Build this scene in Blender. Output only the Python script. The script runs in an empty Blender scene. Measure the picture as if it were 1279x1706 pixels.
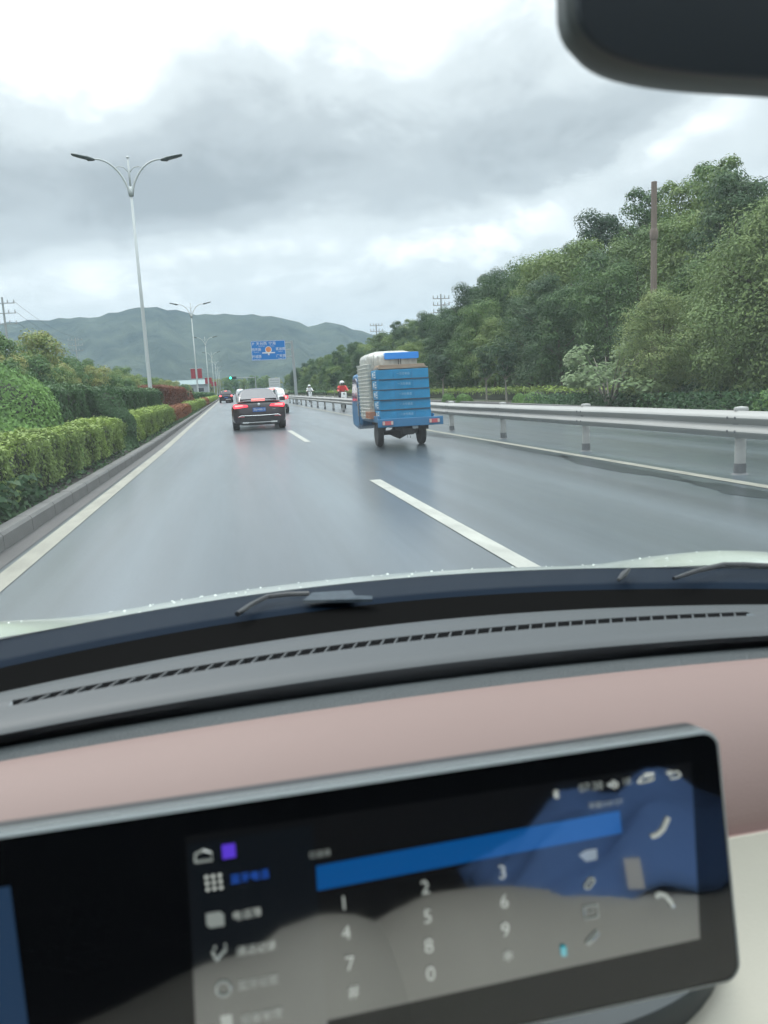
import bpy, bmesh, math, random
import numpy as np
from mathutils import Vector, Matrix

random.seed(7)
RNG = np.random.default_rng(7)
R = math.radians
scene = bpy.context.scene
COL = scene.collection

# ------------------------------------------------------------------ camera
F_PX, CX, CY, EYE = 1281.0, 639.5, 853.0, 1.2
MROT = np.array([[0.9790, 0.0810, 0.1860], [-0.1960, 0.1450, 0.9700], [-0.0510, 0.9860, -0.1580]])
def _axes():
    d = np.array([381 - CX, -(661.5 - CY), F_PX]); d /= np.linalg.norm(d)
    r = 0.052
    up = np.array([-math.sin(r), math.cos(r), 0.0]); up[2] = -(up @ d) / d[2]; up /= np.linalg.norm(up)
    rx = np.cross(up, d)
    if rx[0] < 0: rx = -rx
    return np.array([rx, d, up])
MROT = _axes()
cam_data = bpy.data.cameras.new('camera')
cam = bpy.data.objects.new('camera', cam_data); COL.objects.link(cam)
_r, _u, _f = MROT[:, 0], MROT[:, 1], MROT[:, 2]
cam.matrix_world = Matrix(((_r[0], _u[0], -_f[0], 0), (_r[1], _u[1], -_f[1], 0), (_r[2], _u[2], -_f[2], EYE), (0, 0, 0, 1)))
cam_data.sensor_fit = 'VERTICAL'; cam_data.sensor_height = 36.0; cam_data.sensor_width = 36.0
cam_data.lens = F_PX / 1706.0 * 36.0
cam_data.clip_start = 0.02; cam_data.clip_end = 9000
cam_data.dof.use_dof = True; cam_data.dof.focus_distance = 22.0; cam_data.dof.aperture_fstop = 8.2
scene.camera = cam

def ray(px, py):
    return MROT @ np.array([px - CX, -(py - CY), F_PX])
def atz(px, py, z):
    w = ray(px, py); t = (z - EYE) / w[2]; return Vector((w[0] * t, w[1] * t, z))
def aty(px, py, Y):
    w = ray(px, py); t = Y / w[1]; return Vector((w[0] * t, Y, EYE + w[2] * t))
def gz(y):                                       # the road climbs very gently ahead
    return 0.0055 * max(0.0, y - 20.0)

# ------------------------------------------------------------------ render settings
scene.render.engine = 'CYCLES'
scene.view_settings.view_transform = 'Standard'
scene.view_settings.look = 'None'
scene.view_settings.exposure = 0.32
scene.view_settings.gamma = 1.0
cy = scene.cycles
cy.use_denoising = True
cy.max_bounces = 7; cy.diffuse_bounces = 3; cy.glossy_bounces = 3; cy.transmission_bounces = 3
cy.transparent_max_bounces = 16; cy.volume_bounces = 0
cy.caustics_reflective = False; cy.caustics_refractive = False
cy.sample_clamp_indirect = 6.0

# ------------------------------------------------------------------ world: overcast cloudy sky
SUN_EL, SUN_AZ = R(48), R(-22)                   # azimuth measured from +Y, negative = to the left
world = bpy.data.worlds.new("World"); scene.world = world; world.use_nodes = True
wn = world.node_tree; wn.nodes.clear()
def W(t, **k):
    n = wn.nodes.new(t)
    for a, b in k.items(): setattr(n, a, b)
    return n
def wl(a, b): wn.links.new(a, b)
def wmath(op, a, b=None, clamp=False):
    n = W('ShaderNodeMath', operation=op); n.use_clamp = clamp
    for i, v in enumerate((a, b)):
        if v is None: continue
        if isinstance(v, (int, float)): n.inputs[i].default_value = v
        else: wl(v, n.inputs[i])
    return n.outputs[0]
tc = W('ShaderNodeTexCoord')
sep = W('ShaderNodeSeparateXYZ'); wl(tc.outputs['Generated'], sep.inputs[0])
zc = wmath('MAXIMUM', sep.outputs[2], 0.0)
den = wmath('ADD', zc, 0.16)
cu, cv = wmath('DIVIDE', sep.outputs[0], den), wmath('DIVIDE', sep.outputs[1], den)
comb = W('ShaderNodeCombineXYZ'); wl(cu, comb.inputs[0]); wl(cv, comb.inputs[1])
def wnoise(scale, detail, rough, dist, off):
    mp = W('ShaderNodeMapping'); mp.inputs['Location'].default_value = off; wl(comb.outputs[0], mp.inputs[0])
    n = W('ShaderNodeTexNoise'); n.inputs['Scale'].default_value = scale; n.inputs['Detail'].default_value = detail
    n.inputs['Roughness'].default_value = rough; n.inputs['Distortion'].default_value = dist
    wl(mp.outputs[0], n.inputs['Vector']); return n.outputs['Fac']
n_big = wnoise(0.75, 5, 0.55, 0.3, (3.1, 1.7, 0))
def dnoise(scale, detail, rough, dist, off):
    mp = W('ShaderNodeMapping'); mp.inputs['Location'].default_value = off; mp.inputs['Scale'].default_value = (1, 1, 1.7); wl(tc.outputs['Generated'], mp.inputs[0])
    n = W('ShaderNodeTexNoise'); n.inputs['Scale'].default_value = scale; n.inputs['Detail'].default_value = detail
    n.inputs['Roughness'].default_value = rough; n.inputs['Distortion'].default_value = dist
    wl(mp.outputs[0], n.inputs['Vector']); return n.outputs['Fac']
n_mid = dnoise(4.2, 8, 0.56, 0.35, (2.3, 0.2, 1.1))
n_fine = dnoise(11.0, 7, 0.6, 0.5, (0.3, 4.2, 2.0))
# banks of lighter and darker cloud standing in fixed compass directions (azimuth and height of the sky ahead)
yq = wmath('MAXIMUM', sep.outputs[1], 0.05)
az, el = wmath('DIVIDE', sep.outputs[0], yq), wmath('DIVIDE', sep.outputs[2], yq)
warp = wmath('MULTIPLY', wmath('SUBTRACT', n_mid, 0.5), 0.22)
warp2 = wmath('MULTIPLY', wmath('SUBTRACT', n_big, 0.5), 0.16)
az2, el2 = wmath('ADD', az, warp), wmath('ADD', el, warp2)
BANKS = [  # azimuth, height, half width, half height, tilt (deg), amount
    (-0.07, 0.56, 0.42, 0.17, -8, 0.62), (0.22, 0.47, 0.10, 0.09, 0, 0.24), (-0.22, 0.44, 0.18, 0.09, -12, 0.30),
    (-0.32, 0.46, 0.07, 0.12, 0, -0.16),
    (-0.15, 0.26, 0.36, 0.075, 6, -0.36), (0.12, 0.30, 0.22, 0.10, 12, -0.27), (0.38, 0.27, 0.26, 0.055, 28, -0.24),
    (0.02, 0.22, 0.30, 0.04, 8, -0.15),
    (0.36, 0.42, 0.10, 0.10, 0, -0.16), (0.58, 0.43, 0.12, 0.035, 20, 0.30), (0.62, 0.33, 0.18, 0.035, 32, 0.26),
    (0.40, 0.21, 0.16, 0.035, 30, 0.18), (0.22, 0.19, 0.14, 0.05, 10, 0.10), (-0.05, 0.15, 0.5, 0.035, 3, 0.18),
    (0.50, 0.36, 0.2, 0.04, 24, -0.12), (0.80, 0.44, 0.14, 0.05, 10, -0.12)]
acc = 0.70
for (a0, e0, sa, se, tilt, amt) in BANKS:
    c_, s_ = math.cos(R(tilt)), math.sin(R(tilt))
    dx, dy = wmath('SUBTRACT', az2, a0), wmath('SUBTRACT', el2, e0)
    p = wmath('ADD', wmath('MULTIPLY', dx, c_ / sa), wmath('MULTIPLY', dy, s_ / sa))
    q = wmath('SUBTRACT', wmath('MULTIPLY', dy, c_ / se), wmath('MULTIPLY', dx, s_ / se))
    g = wmath('EXPONENT', wmath('MULTIPLY', wmath('ADD', wmath('MULTIPLY', p, p), wmath('MULTIPLY', q, q)), -1.0))
    acc = wmath('ADD', wmath('MULTIPLY', g, amt), acc)
acc = wmath('ADD', acc, wmath('MULTIPLY', wmath('SUBTRACT', n_big, 0.5), 0.35))
acc = wmath('ADD', acc, wmath('MULTIPLY', wmath('SUBTRACT', n_mid, 0.5), 0.95))
acc = wmath('ADD', acc, wmath('MULTIPLY', wmath('SUBTRACT', n_fine, 0.5), 0.34))
ramp = W('ShaderNodeValToRGB'); wl(acc, ramp.inputs[0])
cr = ramp.color_ramp; cr.interpolation = 'EASE'
cr.elements[0].position = 0.18; cr.elements[0].color = (0.335, 0.380, 0.393, 1)
cr.elements[1].position = 1.0; cr.elements[1].color = (1.12, 1.19, 1.20, 1)
e = cr.elements.new(0.48); e.color = (0.485, 0.543, 0.558, 1)
e = cr.elements.new(0.72); e.color = (0.685, 0.755, 0.765, 1)
sky = W('ShaderNodeTexSky'); sky.sky_type = 'NISHITA'; sky.sun_disc = False
sky.sun_elevation = SUN_EL; sky.sun_rotation = SUN_AZ
skys = W('ShaderNodeVectorMath', operation='SCALE'); wl(sky.outputs[0], skys.inputs[0]); skys.inputs['Scale'].default_value = 0.08
mixw = W('ShaderNodeMix', data_type='RGBA'); mixw.inputs[0].default_value = 0.92
wl(skys.outputs[0], mixw.inputs[6]); wl(ramp.outputs[0], mixw.inputs[7])
# an overcast sky is about three times as bright overhead as at the horizon
zen = W('ShaderNodeMapRange'); zen.interpolation_type = 'SMOOTHSTEP'; wl(sep.outputs[2], zen.inputs[0])
zen.inputs[1].default_value = 0.42; zen.inputs[2].default_value = 0.85; zen.inputs[3].default_value = 1.0; zen.inputs[4].default_value = 3.6
bg = W('ShaderNodeBackground'); wl(mixw.outputs[2], bg.inputs[0]); wl(zen.outputs[0], bg.inputs[1])
wo = W('ShaderNodeOutputWorld'); wl(bg.outputs[0], wo.inputs[0])
world.cycles.sampling_method = 'MANUAL'; world.cycles.sample_map_resolution = 512

sun_d = bpy.data.lights.new('sun', 'SUN'); sun_d.energy = 1.0; sun_d.angle = R(22); sun_d.color = (1.0, 0.97, 0.92)
sun = bpy.data.objects.new('sun', sun_d); COL.objects.link(sun)
_sd = Vector((math.sin(SUN_AZ) * math.cos(SUN_EL), math.cos(SUN_AZ) * math.cos(SUN_EL), math.sin(SUN_EL)))
sun.rotation_euler = _sd.to_track_quat('Z', 'Y').to_euler(); sun.location = _sd * 300

# ------------------------------------------------------------------ materials
def new_mat(name):
    m = bpy.data.materials.new(name); m.use_nodes = True
    nt = m.node_tree; p = nt.nodes['Principled BSDF']
    return m, nt, p
def mat(name, col, rough=0.6, metal=0.0, var=0.12, scale=6.0, bump=0.0, bscale=40.0, spec=0.5, emit=None, estr=0.0, coat=0.0, rvar=0.0, stretch=None):
    m, nt, p = new_mat(name)
    p.inputs['Roughness'].default_value = rough; p.inputs['Metallic'].default_value = metal
    p.inputs['Specular IOR Level'].default_value = spec
    if coat: p.inputs['Coat Weight'].default_value = coat; p.inputs['Coat Roughness'].default_value = 0.06
    t = nt.nodes.new('ShaderNodeTexCoord'); src = t.outputs['Object']
    if stretch:
        mp = nt.nodes.new('ShaderNodeMapping'); mp.inputs['Scale'].default_value = stretch
        nt.links.new(src, mp.inputs[0]); src = mp.outputs[0]
    n = nt.nodes.new('ShaderNodeTexNoise'); n.inputs['Scale'].default_value = scale; n.inputs['Detail'].default_value = 5
    nt.links.new(src, n.inputs['Vector'])
    mx = nt.nodes.new('ShaderNodeMix'); mx.data_type = 'RGBA'
    mx.inputs[6].default_value = (*[max(0, c * (1 - var)) for c in col], 1); mx.inputs[7].default_value = (*[c * (1 + var) for c in col], 1)
    nt.links.new(n.outputs['Fac'], mx.inputs[0]); nt.links.new(mx.outputs[2], p.inputs['Base Color'])
    if rvar:
        mr = nt.nodes.new('ShaderNodeMapRange'); mr.inputs[1].default_value = 0.3; mr.inputs[2].default_value = 0.7
        mr.inputs[3].default_value = rough - rvar; mr.inputs[4].default_value = rough + rvar
        nt.links.new(n.outputs['Fac'], mr.inputs[0]); nt.links.new(mr.outputs[0], p.inputs['Roughness'])
    if bump:
        b = nt.nodes.new('ShaderNodeTexNoise'); b.inputs['Scale'].default_value = bscale; b.inputs['Detail'].default_value = 4
        nt.links.new(src, b.inputs['Vector'])
        bp = nt.nodes.new('ShaderNodeBump'); bp.inputs['Strength'].default_value = bump; bp.inputs['Distance'].default_value = 0.02
        nt.links.new(b.outputs['Fac'], bp.inputs['Height']); nt.links.new(bp.outputs[0], p.inputs['Normal'])
    if emit:
        p.inputs['Emission Color'].default_value = (*emit, 1); p.inputs['Emission Strength'].default_value = estr
    return m

def leaf_mat(name, a, b, c=None, trans=0.22, rnd=0.9):
    """two or three leaf colours mixed leaf by leaf, clump by clump and plant by plant"""
    m, nt, p = new_mat(name); L = nt.links.new
    at = nt.nodes.new('ShaderNodeAttribute'); at.attribute_name = 'tint'
    oi = nt.nodes.new('ShaderNodeObjectInfo'); t = nt.nodes.new('ShaderNodeTexCoord')
    n = nt.nodes.new('ShaderNodeTexNoise'); n.inputs['Scale'].default_value = 0.9; n.inputs['Detail'].default_value = 3
    L(t.outputs['Object'], n.inputs['Vector'])
    def mth(op, x, y):
        k = nt.nodes.new('ShaderNodeMath'); k.operation = op
        for i, v in enumerate((x, y)):
            if isinstance(v, (int, float)): k.inputs[i].default_value = v
            else: L(v, k.inputs[i])
        return k.outputs[0]
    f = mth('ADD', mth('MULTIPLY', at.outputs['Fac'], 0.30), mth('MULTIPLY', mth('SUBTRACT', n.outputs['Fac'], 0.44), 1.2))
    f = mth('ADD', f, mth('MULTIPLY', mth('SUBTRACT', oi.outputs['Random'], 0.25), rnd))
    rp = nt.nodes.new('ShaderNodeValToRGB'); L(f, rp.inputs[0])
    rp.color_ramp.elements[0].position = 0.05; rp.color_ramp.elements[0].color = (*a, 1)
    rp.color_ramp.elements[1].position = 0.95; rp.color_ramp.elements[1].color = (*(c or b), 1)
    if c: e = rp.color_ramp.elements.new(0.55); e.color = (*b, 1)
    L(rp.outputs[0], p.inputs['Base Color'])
    p.inputs['Roughness'].default_value = 0.55; p.inputs['Specular IOR Level'].default_value = 0.22
    tr = nt.nodes.new('ShaderNodeBsdfTranslucent'); L(rp.outputs[0], tr.inputs[0])
    mx = nt.nodes.new('ShaderNodeMixShader'); mx.inputs[0].default_value = trans
    L(p.outputs[0], mx.inputs[1]); L(tr.outputs[0], mx.inputs[2]); L(mx.outputs[0], nt.nodes['Material Output'].inputs[0])
    return m

M = {}
M['bark'] = mat('bark', (0.10, 0.085, 0.065), 0.9, var=0.4, scale=9, bump=0.6, bscale=25)
M['pale_bark'] = mat('pale_bark', (0.26, 0.24, 0.20), 0.9, var=0.3, scale=12, bump=0.4, bscale=30)
M['twig'] = mat('twig', (0.035, 0.045, 0.025), 0.95, var=0.4, scale=14, bump=0.8, bscale=30)
M['leaf_tree'] = leaf_mat('leaf_tree', (0.059, 0.111, 0.050), (0.111, 0.189, 0.065), (0.196, 0.262, 0.089))
M['leaf_dark'] = leaf_mat('leaf_dark', (0.047, 0.089, 0.051), (0.079, 0.137, 0.067), (0.133, 0.197, 0.085))
M['leaf_vine'] = leaf_mat('leaf_vine', (0.109, 0.174, 0.064), (0.180, 0.253, 0.090), (0.283, 0.332, 0.127))
M['leaf_pale'] = leaf_mat('leaf_pale', (0.076, 0.126, 0.050), (0.139, 0.208, 0.089), (0.215, 0.283, 0.140))
M['leaf_lime'] = leaf_mat('leaf_lime', (0.184, 0.260, 0.077), (0.306, 0.414, 0.091), (0.505, 0.612, 0.122), rnd=0.15)
M['leaf_hedge'] = leaf_mat('leaf_hedge', (0.045, 0.098, 0.041), (0.084, 0.167, 0.063), (0.154, 0.258, 0.086), rnd=0.15)
M['leaf_cone'] = leaf_mat('leaf_cone', (0.126, 0.232, 0.074), (0.227, 0.394, 0.102), (0.425, 0.627, 0.149), rnd=0.15)
M['leaf_red'] = leaf_mat('leaf_red', (0.149, 0.066, 0.043), (0.244, 0.093, 0.056), (0.131, 0.122, 0.056), rnd=0.15)
M['leaf_orange'] = leaf_mat('leaf_orange', (0.244, 0.098, 0.049), (0.342, 0.147, 0.073), (0.204, 0.163, 0.065), rnd=0.15)
M['leaf_ground'] = leaf_mat('leaf_ground', (0.034, 0.086, 0.034), (0.069, 0.136, 0.051), (0.171, 0.198, 0.078), rnd=0.15)
M['leaf_left'] = leaf_mat('leaf_left', (0.085, 0.171, 0.061), (0.189, 0.275, 0.085), (0.326, 0.326, 0.120))
M['galv'] = mat('galvanised_steel', (0.38, 0.378, 0.365), 0.65, 0.1, var=0.3, scale=4, bump=0.05, bscale=20, rvar=0.1, stretch=(1, 0.25, 1))
M['galv_dark'] = mat('wet_post_foot', (0.13, 0.135, 0.14), 0.6, 0.0)
M['lamp_white'] = mat('lamp_post_paint', (0.50, 0.53, 0.53), 0.4, var=0.06)
M['lamp_dark'] = mat('lamp_head_grey', (0.06, 0.085, 0.085), 0.45)
M['concrete'] = mat('concrete', (0.16, 0.157, 0.152), 0.75, var=0.25, scale=3, bump=0.15, bscale=30)
M['pole_wood'] = mat('weathered_pole', (0.20, 0.155, 0.13), 0.85, var=0.3, scale=3, bump=0.2, stretch=(3, 3, 0.4))
M['pole_grey'] = mat('pole_grey', (0.34, 0.36, 0.37), 0.6, var=0.1)
M['wire'] = mat('wire', (0.06, 0.06, 0.065), 0.6)
M['rubber'] = mat('rubber', (0.03, 0.03, 0.032), 0.75, var=0.3, bump=0.2, bscale=60)
M['rim'] = mat('rim', (0.45, 0.46, 0.47), 0.35, 0.7)
M['chrome'] = mat('chrome', (0.75, 0.76, 0.77), 0.15, 1.0, var=0.03)
M['black_trim'] = mat('black_trim', (0.022, 0.023, 0.026), 0.45, var=0.2)
M['undercarriage'] = mat('undercarriage', (0.045, 0.045, 0.048), 0.7, var=0.4, bump=0.3)
M['truck_blue'] = mat('truck_blue', (0.035, 0.17, 0.34), 0.45, var=0.2, scale=4, coat=0.2)
M['truck_glass'] = mat('truck_glass', (0.03, 0.06, 0.12), 0.12)
M['car_glass'] = mat('car_glass', (0.035, 0.042, 0.05), 0.08, spec=0.8)
M['black_paint'] = mat('black_paint', (0.032, 0.022, 0.030), 0.22, var=0.1, coat=0.7)
M['white_paint'] = mat('white_paint', (0.74, 0.75, 0.75), 0.3, var=0.03, coat=0.5)
M['red_lamp'] = mat('red_lamp', (0.5, 0.02, 0.03), 0.3, emit=(1.0, 0.05, 0.08), estr=1.7)
M['brake_lamp'] = mat('brake_lamp', (0.8, 0.2, 0.2), 0.3, emit=(1.0, 0.22, 0.20), estr=2.2)
M['lens_red'] = mat('lens_red', (0.45, 0.10, 0.12), 0.3, emit=(1.0, 0.12, 0.12), estr=0.04)
M['plate_blue'] = mat('plate_blue', (0.03, 0.13, 0.42), 0.4)
M['plain_white'] = mat('plain_white', (0.78, 0.78, 0.78), 0.5, var=0.03)
M['sign_blue'] = mat('sign_blue', (0.005, 0.19, 0.56), 0.45, var=0.05)
M['sign_orange'] = mat('sign_orange', (0.75, 0.27, 0.10), 0.5)
M['sign_grey'] = mat('sign_face_grey', (0.58, 0.60, 0.60), 0.6, var=0.06)
M['lamp_green'] = mat('green_signal', (0.02, 0.5, 0.3), 0.3, emit=(0.05, 1.0, 0.5), estr=2.5)
M['banner_red'] = mat('banner_red', (0.36, 0.06, 0.08), 0.8)
M['carton_blue'] = mat('carton_blue', (0.015, 0.235, 0.46), 0.36, var=0.28, scale=6, bump=0.55, bscale=7)
M['carton_side'] = mat('carton_side', (0.03, 0.20, 0.42), 0.5, var=0.2)
M['bright_blue'] = mat('bright_blue', (0.025, 0.24, 0.72), 0.4, var=0.05)
M['film'] = mat('stretch_film', (0.47, 0.46, 0.42), 0.22, var=0.5, scale=9, bump=1.0, bscale=16, spec=0.7)
M['film_clear'] = mat('film_over_cups', (0.60, 0.60, 0.55), 0.3, var=0.22, scale=14, bump=0.6, bscale=18, spec=0.7)
M['cardboard'] = mat('cardboard', (0.42, 0.33, 0.26), 0.8, var=0.15)
M['crate_orange'] = mat('crate_orange', (0.45, 0.20, 0.12), 0.6)
M['red_cloth'] = mat('red_cloth', (0.62, 0.05, 0.05), 0.7, bump=0.3, bscale=12)
M['white_cloth'] = mat('white_cloth', (0.74, 0.74, 0.74), 0.7, bump=0.3, bscale=12)
M['dark_cloth'] = mat('dark_cloth', (0.03, 0.03, 0.04), 0.85)
M['skin'] = mat('skin', (0.45, 0.28, 0.20), 0.55, var=0.06)
# own car
M['hood_paint'] = mat('hood_paint', (0.47, 0.515, 0.46), 0.28, var=0.05, scale=30, coat=0.8, bump=0.35, bscale=160)
M['cowl'] = mat('cowl_plastic', (0.006, 0.012, 0.022), 0.7, var=0.1, spec=0.03)
M['shelf'] = mat('black_shelf', (0.004, 0.004, 0.004), 0.9, spec=0.02)
M['dash_grey'] = mat('dash_soft_plastic', (0.056, 0.063, 0.068), 0.5, var=0.06, bump=0.12, bscale=900)
M['dash_dark'] = mat('dash_dark_groove', (0.012, 0.014, 0.017), 0.6, var=0.1, bump=0.1, bscale=900)
M['dash_texture'] = mat('dash_textured_strip', (0.060, 0.070, 0.074), 0.5, var=0.2, bump=0.5, bscale=350)
M['vent_hole'] = mat('vent_hole', (0.02, 0.02, 0.022), 0.7)
M['pink'] = mat('dusty_pink_leatherette', (0.215, 0.146, 0.131), 0.6, var=0.03, bump=0.1, bscale=600)
M['seam'] = mat('brown_seam', (0.20, 0.13, 0.12), 0.6)
M['cream'] = mat('cream_leatherette', (0.50, 0.475, 0.40), 0.55, var=0.03, bump=0.08, bscale=600)
M['beige_seat'] = mat('beige_seat', (0.66, 0.65, 0.58), 0.7, var=0.05, bump=0.1, bscale=300)
M['cabin_dark'] = mat('cabin_dark', (0.025, 0.026, 0.028), 0.85)
M['grey_base'] = mat('grey_mount_plastic', (0.05, 0.06, 0.065), 0.5, var=0.1)
M['silver_edge'] = mat('silver_edge', (0.40, 0.44, 0.45), 0.45, 0.1, var=0.05)
M['mirror_shell'] = mat('mirror_shell', (0.10, 0.115, 0.115), 0.5)
M['mirror_glass'] = mat('mirror_glass', (0.05, 0.06, 0.07), 0.4, 0.0, var=0.05, spec=0.3)  # dark base colour stands in for the reflected cabin
M['denim'] = mat('blue_cloth', (0.13, 0.25, 0.55), 0.85, var=0.2, bump=0.4, bscale=9)
def screen_glass(name, ior):
    m, nt, p = new_mat(name)
    p.inputs['Base Color'].default_value = (0.006, 0.007, 0.009, 1); p.inputs['Roughness'].default_value = 0.04
    p.inputs['IOR'].default_value = ior
    n = nt.nodes.new('ShaderNodeTexNoise'); n.inputs['Scale'].default_value = 30
    mr = nt.nodes.new('ShaderNodeMapRange'); mr.inputs[3].default_value = 0.02; mr.inputs[4].default_value = 0.07
    nt.links.new(n.outputs['Fac'], mr.inputs[0]); nt.links.new(mr.outputs[0], p.inputs['Roughness'])
    return m
M['screen_glass'] = screen_glass('screen_glass', 1.55)
M['active_glass'] = screen_glass('active_screen_glass', 3.0)
def ui(name, col, s):                             # lit picture elements behind the same glossy glass as the screen
    m = mat(name, tuple(c * 0.02 for c in col), 0.05, var=0.02, emit=col, estr=s); m.node_tree.nodes['Principled BSDF'].inputs['IOR'].default_value = 3.0; return m
M['ui_white'] = ui('ui_white', (0.80, 0.88, 0.82), 0.36)
M['ui_dim'] = ui('ui_dim', (0.75, 0.85, 0.80), 0.22)
M['ui_blue'] = ui('ui_blue', (0.0, 0.10, 0.36), 0.5)
M['ui_blue_text'] = ui('ui_blue_text', (0.02, 0.12, 0.62), 0.6)
M['ui_purple'] = ui('ui_purple', (0.12, 0.05, 0.75), 0.6)
M['ui_teal'] = ui('ui_teal', (0.05, 0.5, 0.6), 0.5)
M['ui_navy'] = ui('ui_navy', (0.02, 0.055, 0.12), 0.5)
M['ui_panel'] = ui('ui_panel', (0.004, 0.010, 0.018), 0.2)

def clear_glass(name):
    m = bpy.data.materials.new(name); m.use_nodes = True; nt = m.node_tree; nt.nodes.clear()
    t = nt.nodes.new('ShaderNodeBsdfTransparent'); t.inputs[0].default_value = (0.96, 0.98, 0.97, 1)
    o = nt.nodes.new('ShaderNodeOutputMaterial'); nt.links.new(t.outputs[0], o.inputs[0]); return m
def volume_mat(name, dens, col, an):
    m = bpy.data.materials.new(name); m.use_nodes = True; nt = m.node_tree; nt.nodes.clear()
    v = nt.nodes.new('ShaderNodeVolumePrincipled'); v.inputs['Density'].default_value = dens
    v.inputs['Color'].default_value = (*col, 1); v.inputs['Anisotropy'].default_value = an
    o = nt.nodes.new('ShaderNodeOutputMaterial'); nt.links.new(v.outputs[0], o.inputs['Volume']); return m
M['clear_glass'] = clear_glass('clear_glass')
M['glare_veil'] = volume_mat('glare_veil', 5.0, (0.92, 0.97, 1.0), 0.2)

def road_mat():
    m, nt, p = new_mat('wet_asphalt'); L = nt.links.new
    t = nt.nodes.new('ShaderNodeTexCoord')
    def noise(s, d, sc=None):
        n = nt.nodes.new('ShaderNodeTexNoise'); n.inputs['Scale'].default_value = s; n.inputs['Detail'].default_value = d
        if sc:
            mp = nt.nodes.new('ShaderNodeMapping'); mp.inputs['Scale'].default_value = sc; L(t.outputs['Object'], mp.inputs[0]); L(mp.outputs[0], n.inputs['Vector'])
        else: L(t.outputs['Object'], n.inputs['Vector'])
        return n.outputs['Fac']
    big = noise(0.9, 6, (1, 0.10, 1)); fine = noise(55, 4); streak = noise(1.4, 5, (1, 0.06, 1))
    rp = nt.nodes.new('ShaderNodeValToRGB'); L(big, rp.inputs[0])
    rp.color_ramp.elements[0].position = 0.3; rp.color_ramp.elements[0].color = (0.030, 0.046, 0.058, 1)
    rp.color_ramp.elements[1].position = 0.7; rp.color_ramp.elements[1].color = (0.068, 0.090, 0.106, 1)
    mx = nt.nodes.new('ShaderNodeMix'); mx.data_type = 'RGBA'; mx.blend_type = 'MULTIPLY'; mx.inputs[0].default_value = 0.5
    L(rp.outputs[0], mx.inputs[6])
    r2 = nt.nodes.new('ShaderNodeValToRGB'); L(fine, r2.inputs[0]); r2.color_ramp.elements[0].position = 0.25; r2.color_ramp.elements[1].position = 0.75
    r2.color_ramp.elements[0].color = (0.45, 0.45, 0.45, 1); r2.color_ramp.elements[1].color = (1.3, 1.3, 1.3, 1)
    L(r2.outputs[0], mx.inputs[7])
    track = noise(1.5, 3, (1, 0.012, 1)); r3 = nt.nodes.new('ShaderNodeMapRange'); L(track, r3.inputs[0]); r3.inputs[1].default_value = 0.3; r3.inputs[2].default_value = 0.7; r3.inputs[3].default_value = 0.62; r3.inputs[4].default_value = 1.35
    vm = nt.nodes.new('ShaderNodeVectorMath'); vm.operation = 'SCALE'; L(mx.outputs[2], vm.inputs[0]); L(r3.outputs[0], vm.inputs['Scale']); L(vm.outputs[0], p.inputs['Base Color'])
    mr = nt.nodes.new('ShaderNodeMapRange'); L(streak, mr.inputs[0]); mr.inputs[1].default_value = 0.3; mr.inputs[2].default_value = 0.7
    mr.inputs[3].default_value = 0.28; mr.inputs[4].default_value = 0.5; L(mr.outputs[0], p.inputs['Roughness'])
    bp = nt.nodes.new('ShaderNodeBump'); bp.inputs['Strength'].default_value = 0.12; bp.inputs['Distance'].default_value = 0.004
    L(fine, bp.inputs['Height']); L(bp.outputs[0], p.inputs['Normal'])
    p.inputs['Specular IOR Level'].default_value = 0.6
    p.inputs['Coat Weight'].default_value = 0.7; p.inputs['Coat Roughness'].default_value = 0.24; p.inputs['Coat IOR'].default_value = 1.5
    return m
M['road'] = road_mat()
M['puddle'] = mat('standing_water', (0.020, 0.028, 0.034), 0.32, var=0.2, scale=2)
M['paint_line'] = mat('road_paint', (0.25, 0.245, 0.205), 0.6, var=0.45, scale=5, bump=0.2, bscale=50, stretch=(1, 0.4, 1))
M['paint_white'] = mat('road_paint_white', (0.34, 0.345, 0.31), 0.6, var=0.45, scale=5, bump=0.2, bscale=50, stretch=(1, 0.4, 1))
M['soil'] = mat('damp_soil', (0.055, 0.048, 0.042), 0.9, var=0.4, scale=3, bump=0.6, bscale=20)
M['grass_ground'] = mat('rough_ground', (0.055, 0.075, 0.035), 0.95, var=0.4, scale=0.6, bump=0.5, bscale=4)
def hill_mat():
    m, nt, p = new_mat('wooded_mountain'); L = nt.links.new
    t = nt.nodes.new('ShaderNodeTexCoord')
    n = nt.nodes.new('ShaderNodeTexNoise'); n.inputs['Scale'].default_value = 0.012; n.inputs['Detail'].default_value = 10; n.inputs['Roughness'].default_value = 0.65
    L(t.outputs['Object'], n.inputs['Vector'])
    rp = nt.nodes.new('ShaderNodeValToRGB'); L(n.outputs['Fac'], rp.inputs[0])
    rp.color_ramp.elements[0].position = 0.35; rp.color_ramp.elements[0].color = (0.020, 0.034, 0.024, 1)
    rp.color_ramp.elements[1].position = 0.68; rp.color_ramp.elements[1].color = (0.085, 0.105, 0.070, 1)
    L(rp.outputs[0], p.inputs['Base Color']); p.inputs['Roughness'].default_value = 0.95; p.inputs['Specular IOR Level'].default_value = 0.1
    bp = nt.nodes.new('ShaderNodeBump'); bp.inputs['Strength'].default_value = 0.8; bp.inputs['Distance'].default_value = 25
    L(n.outputs['Fac'], bp.inputs['Height']); L(bp.outputs[0], p.inputs['Normal'])
    return m
M['hill'] = hill_mat()

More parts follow.
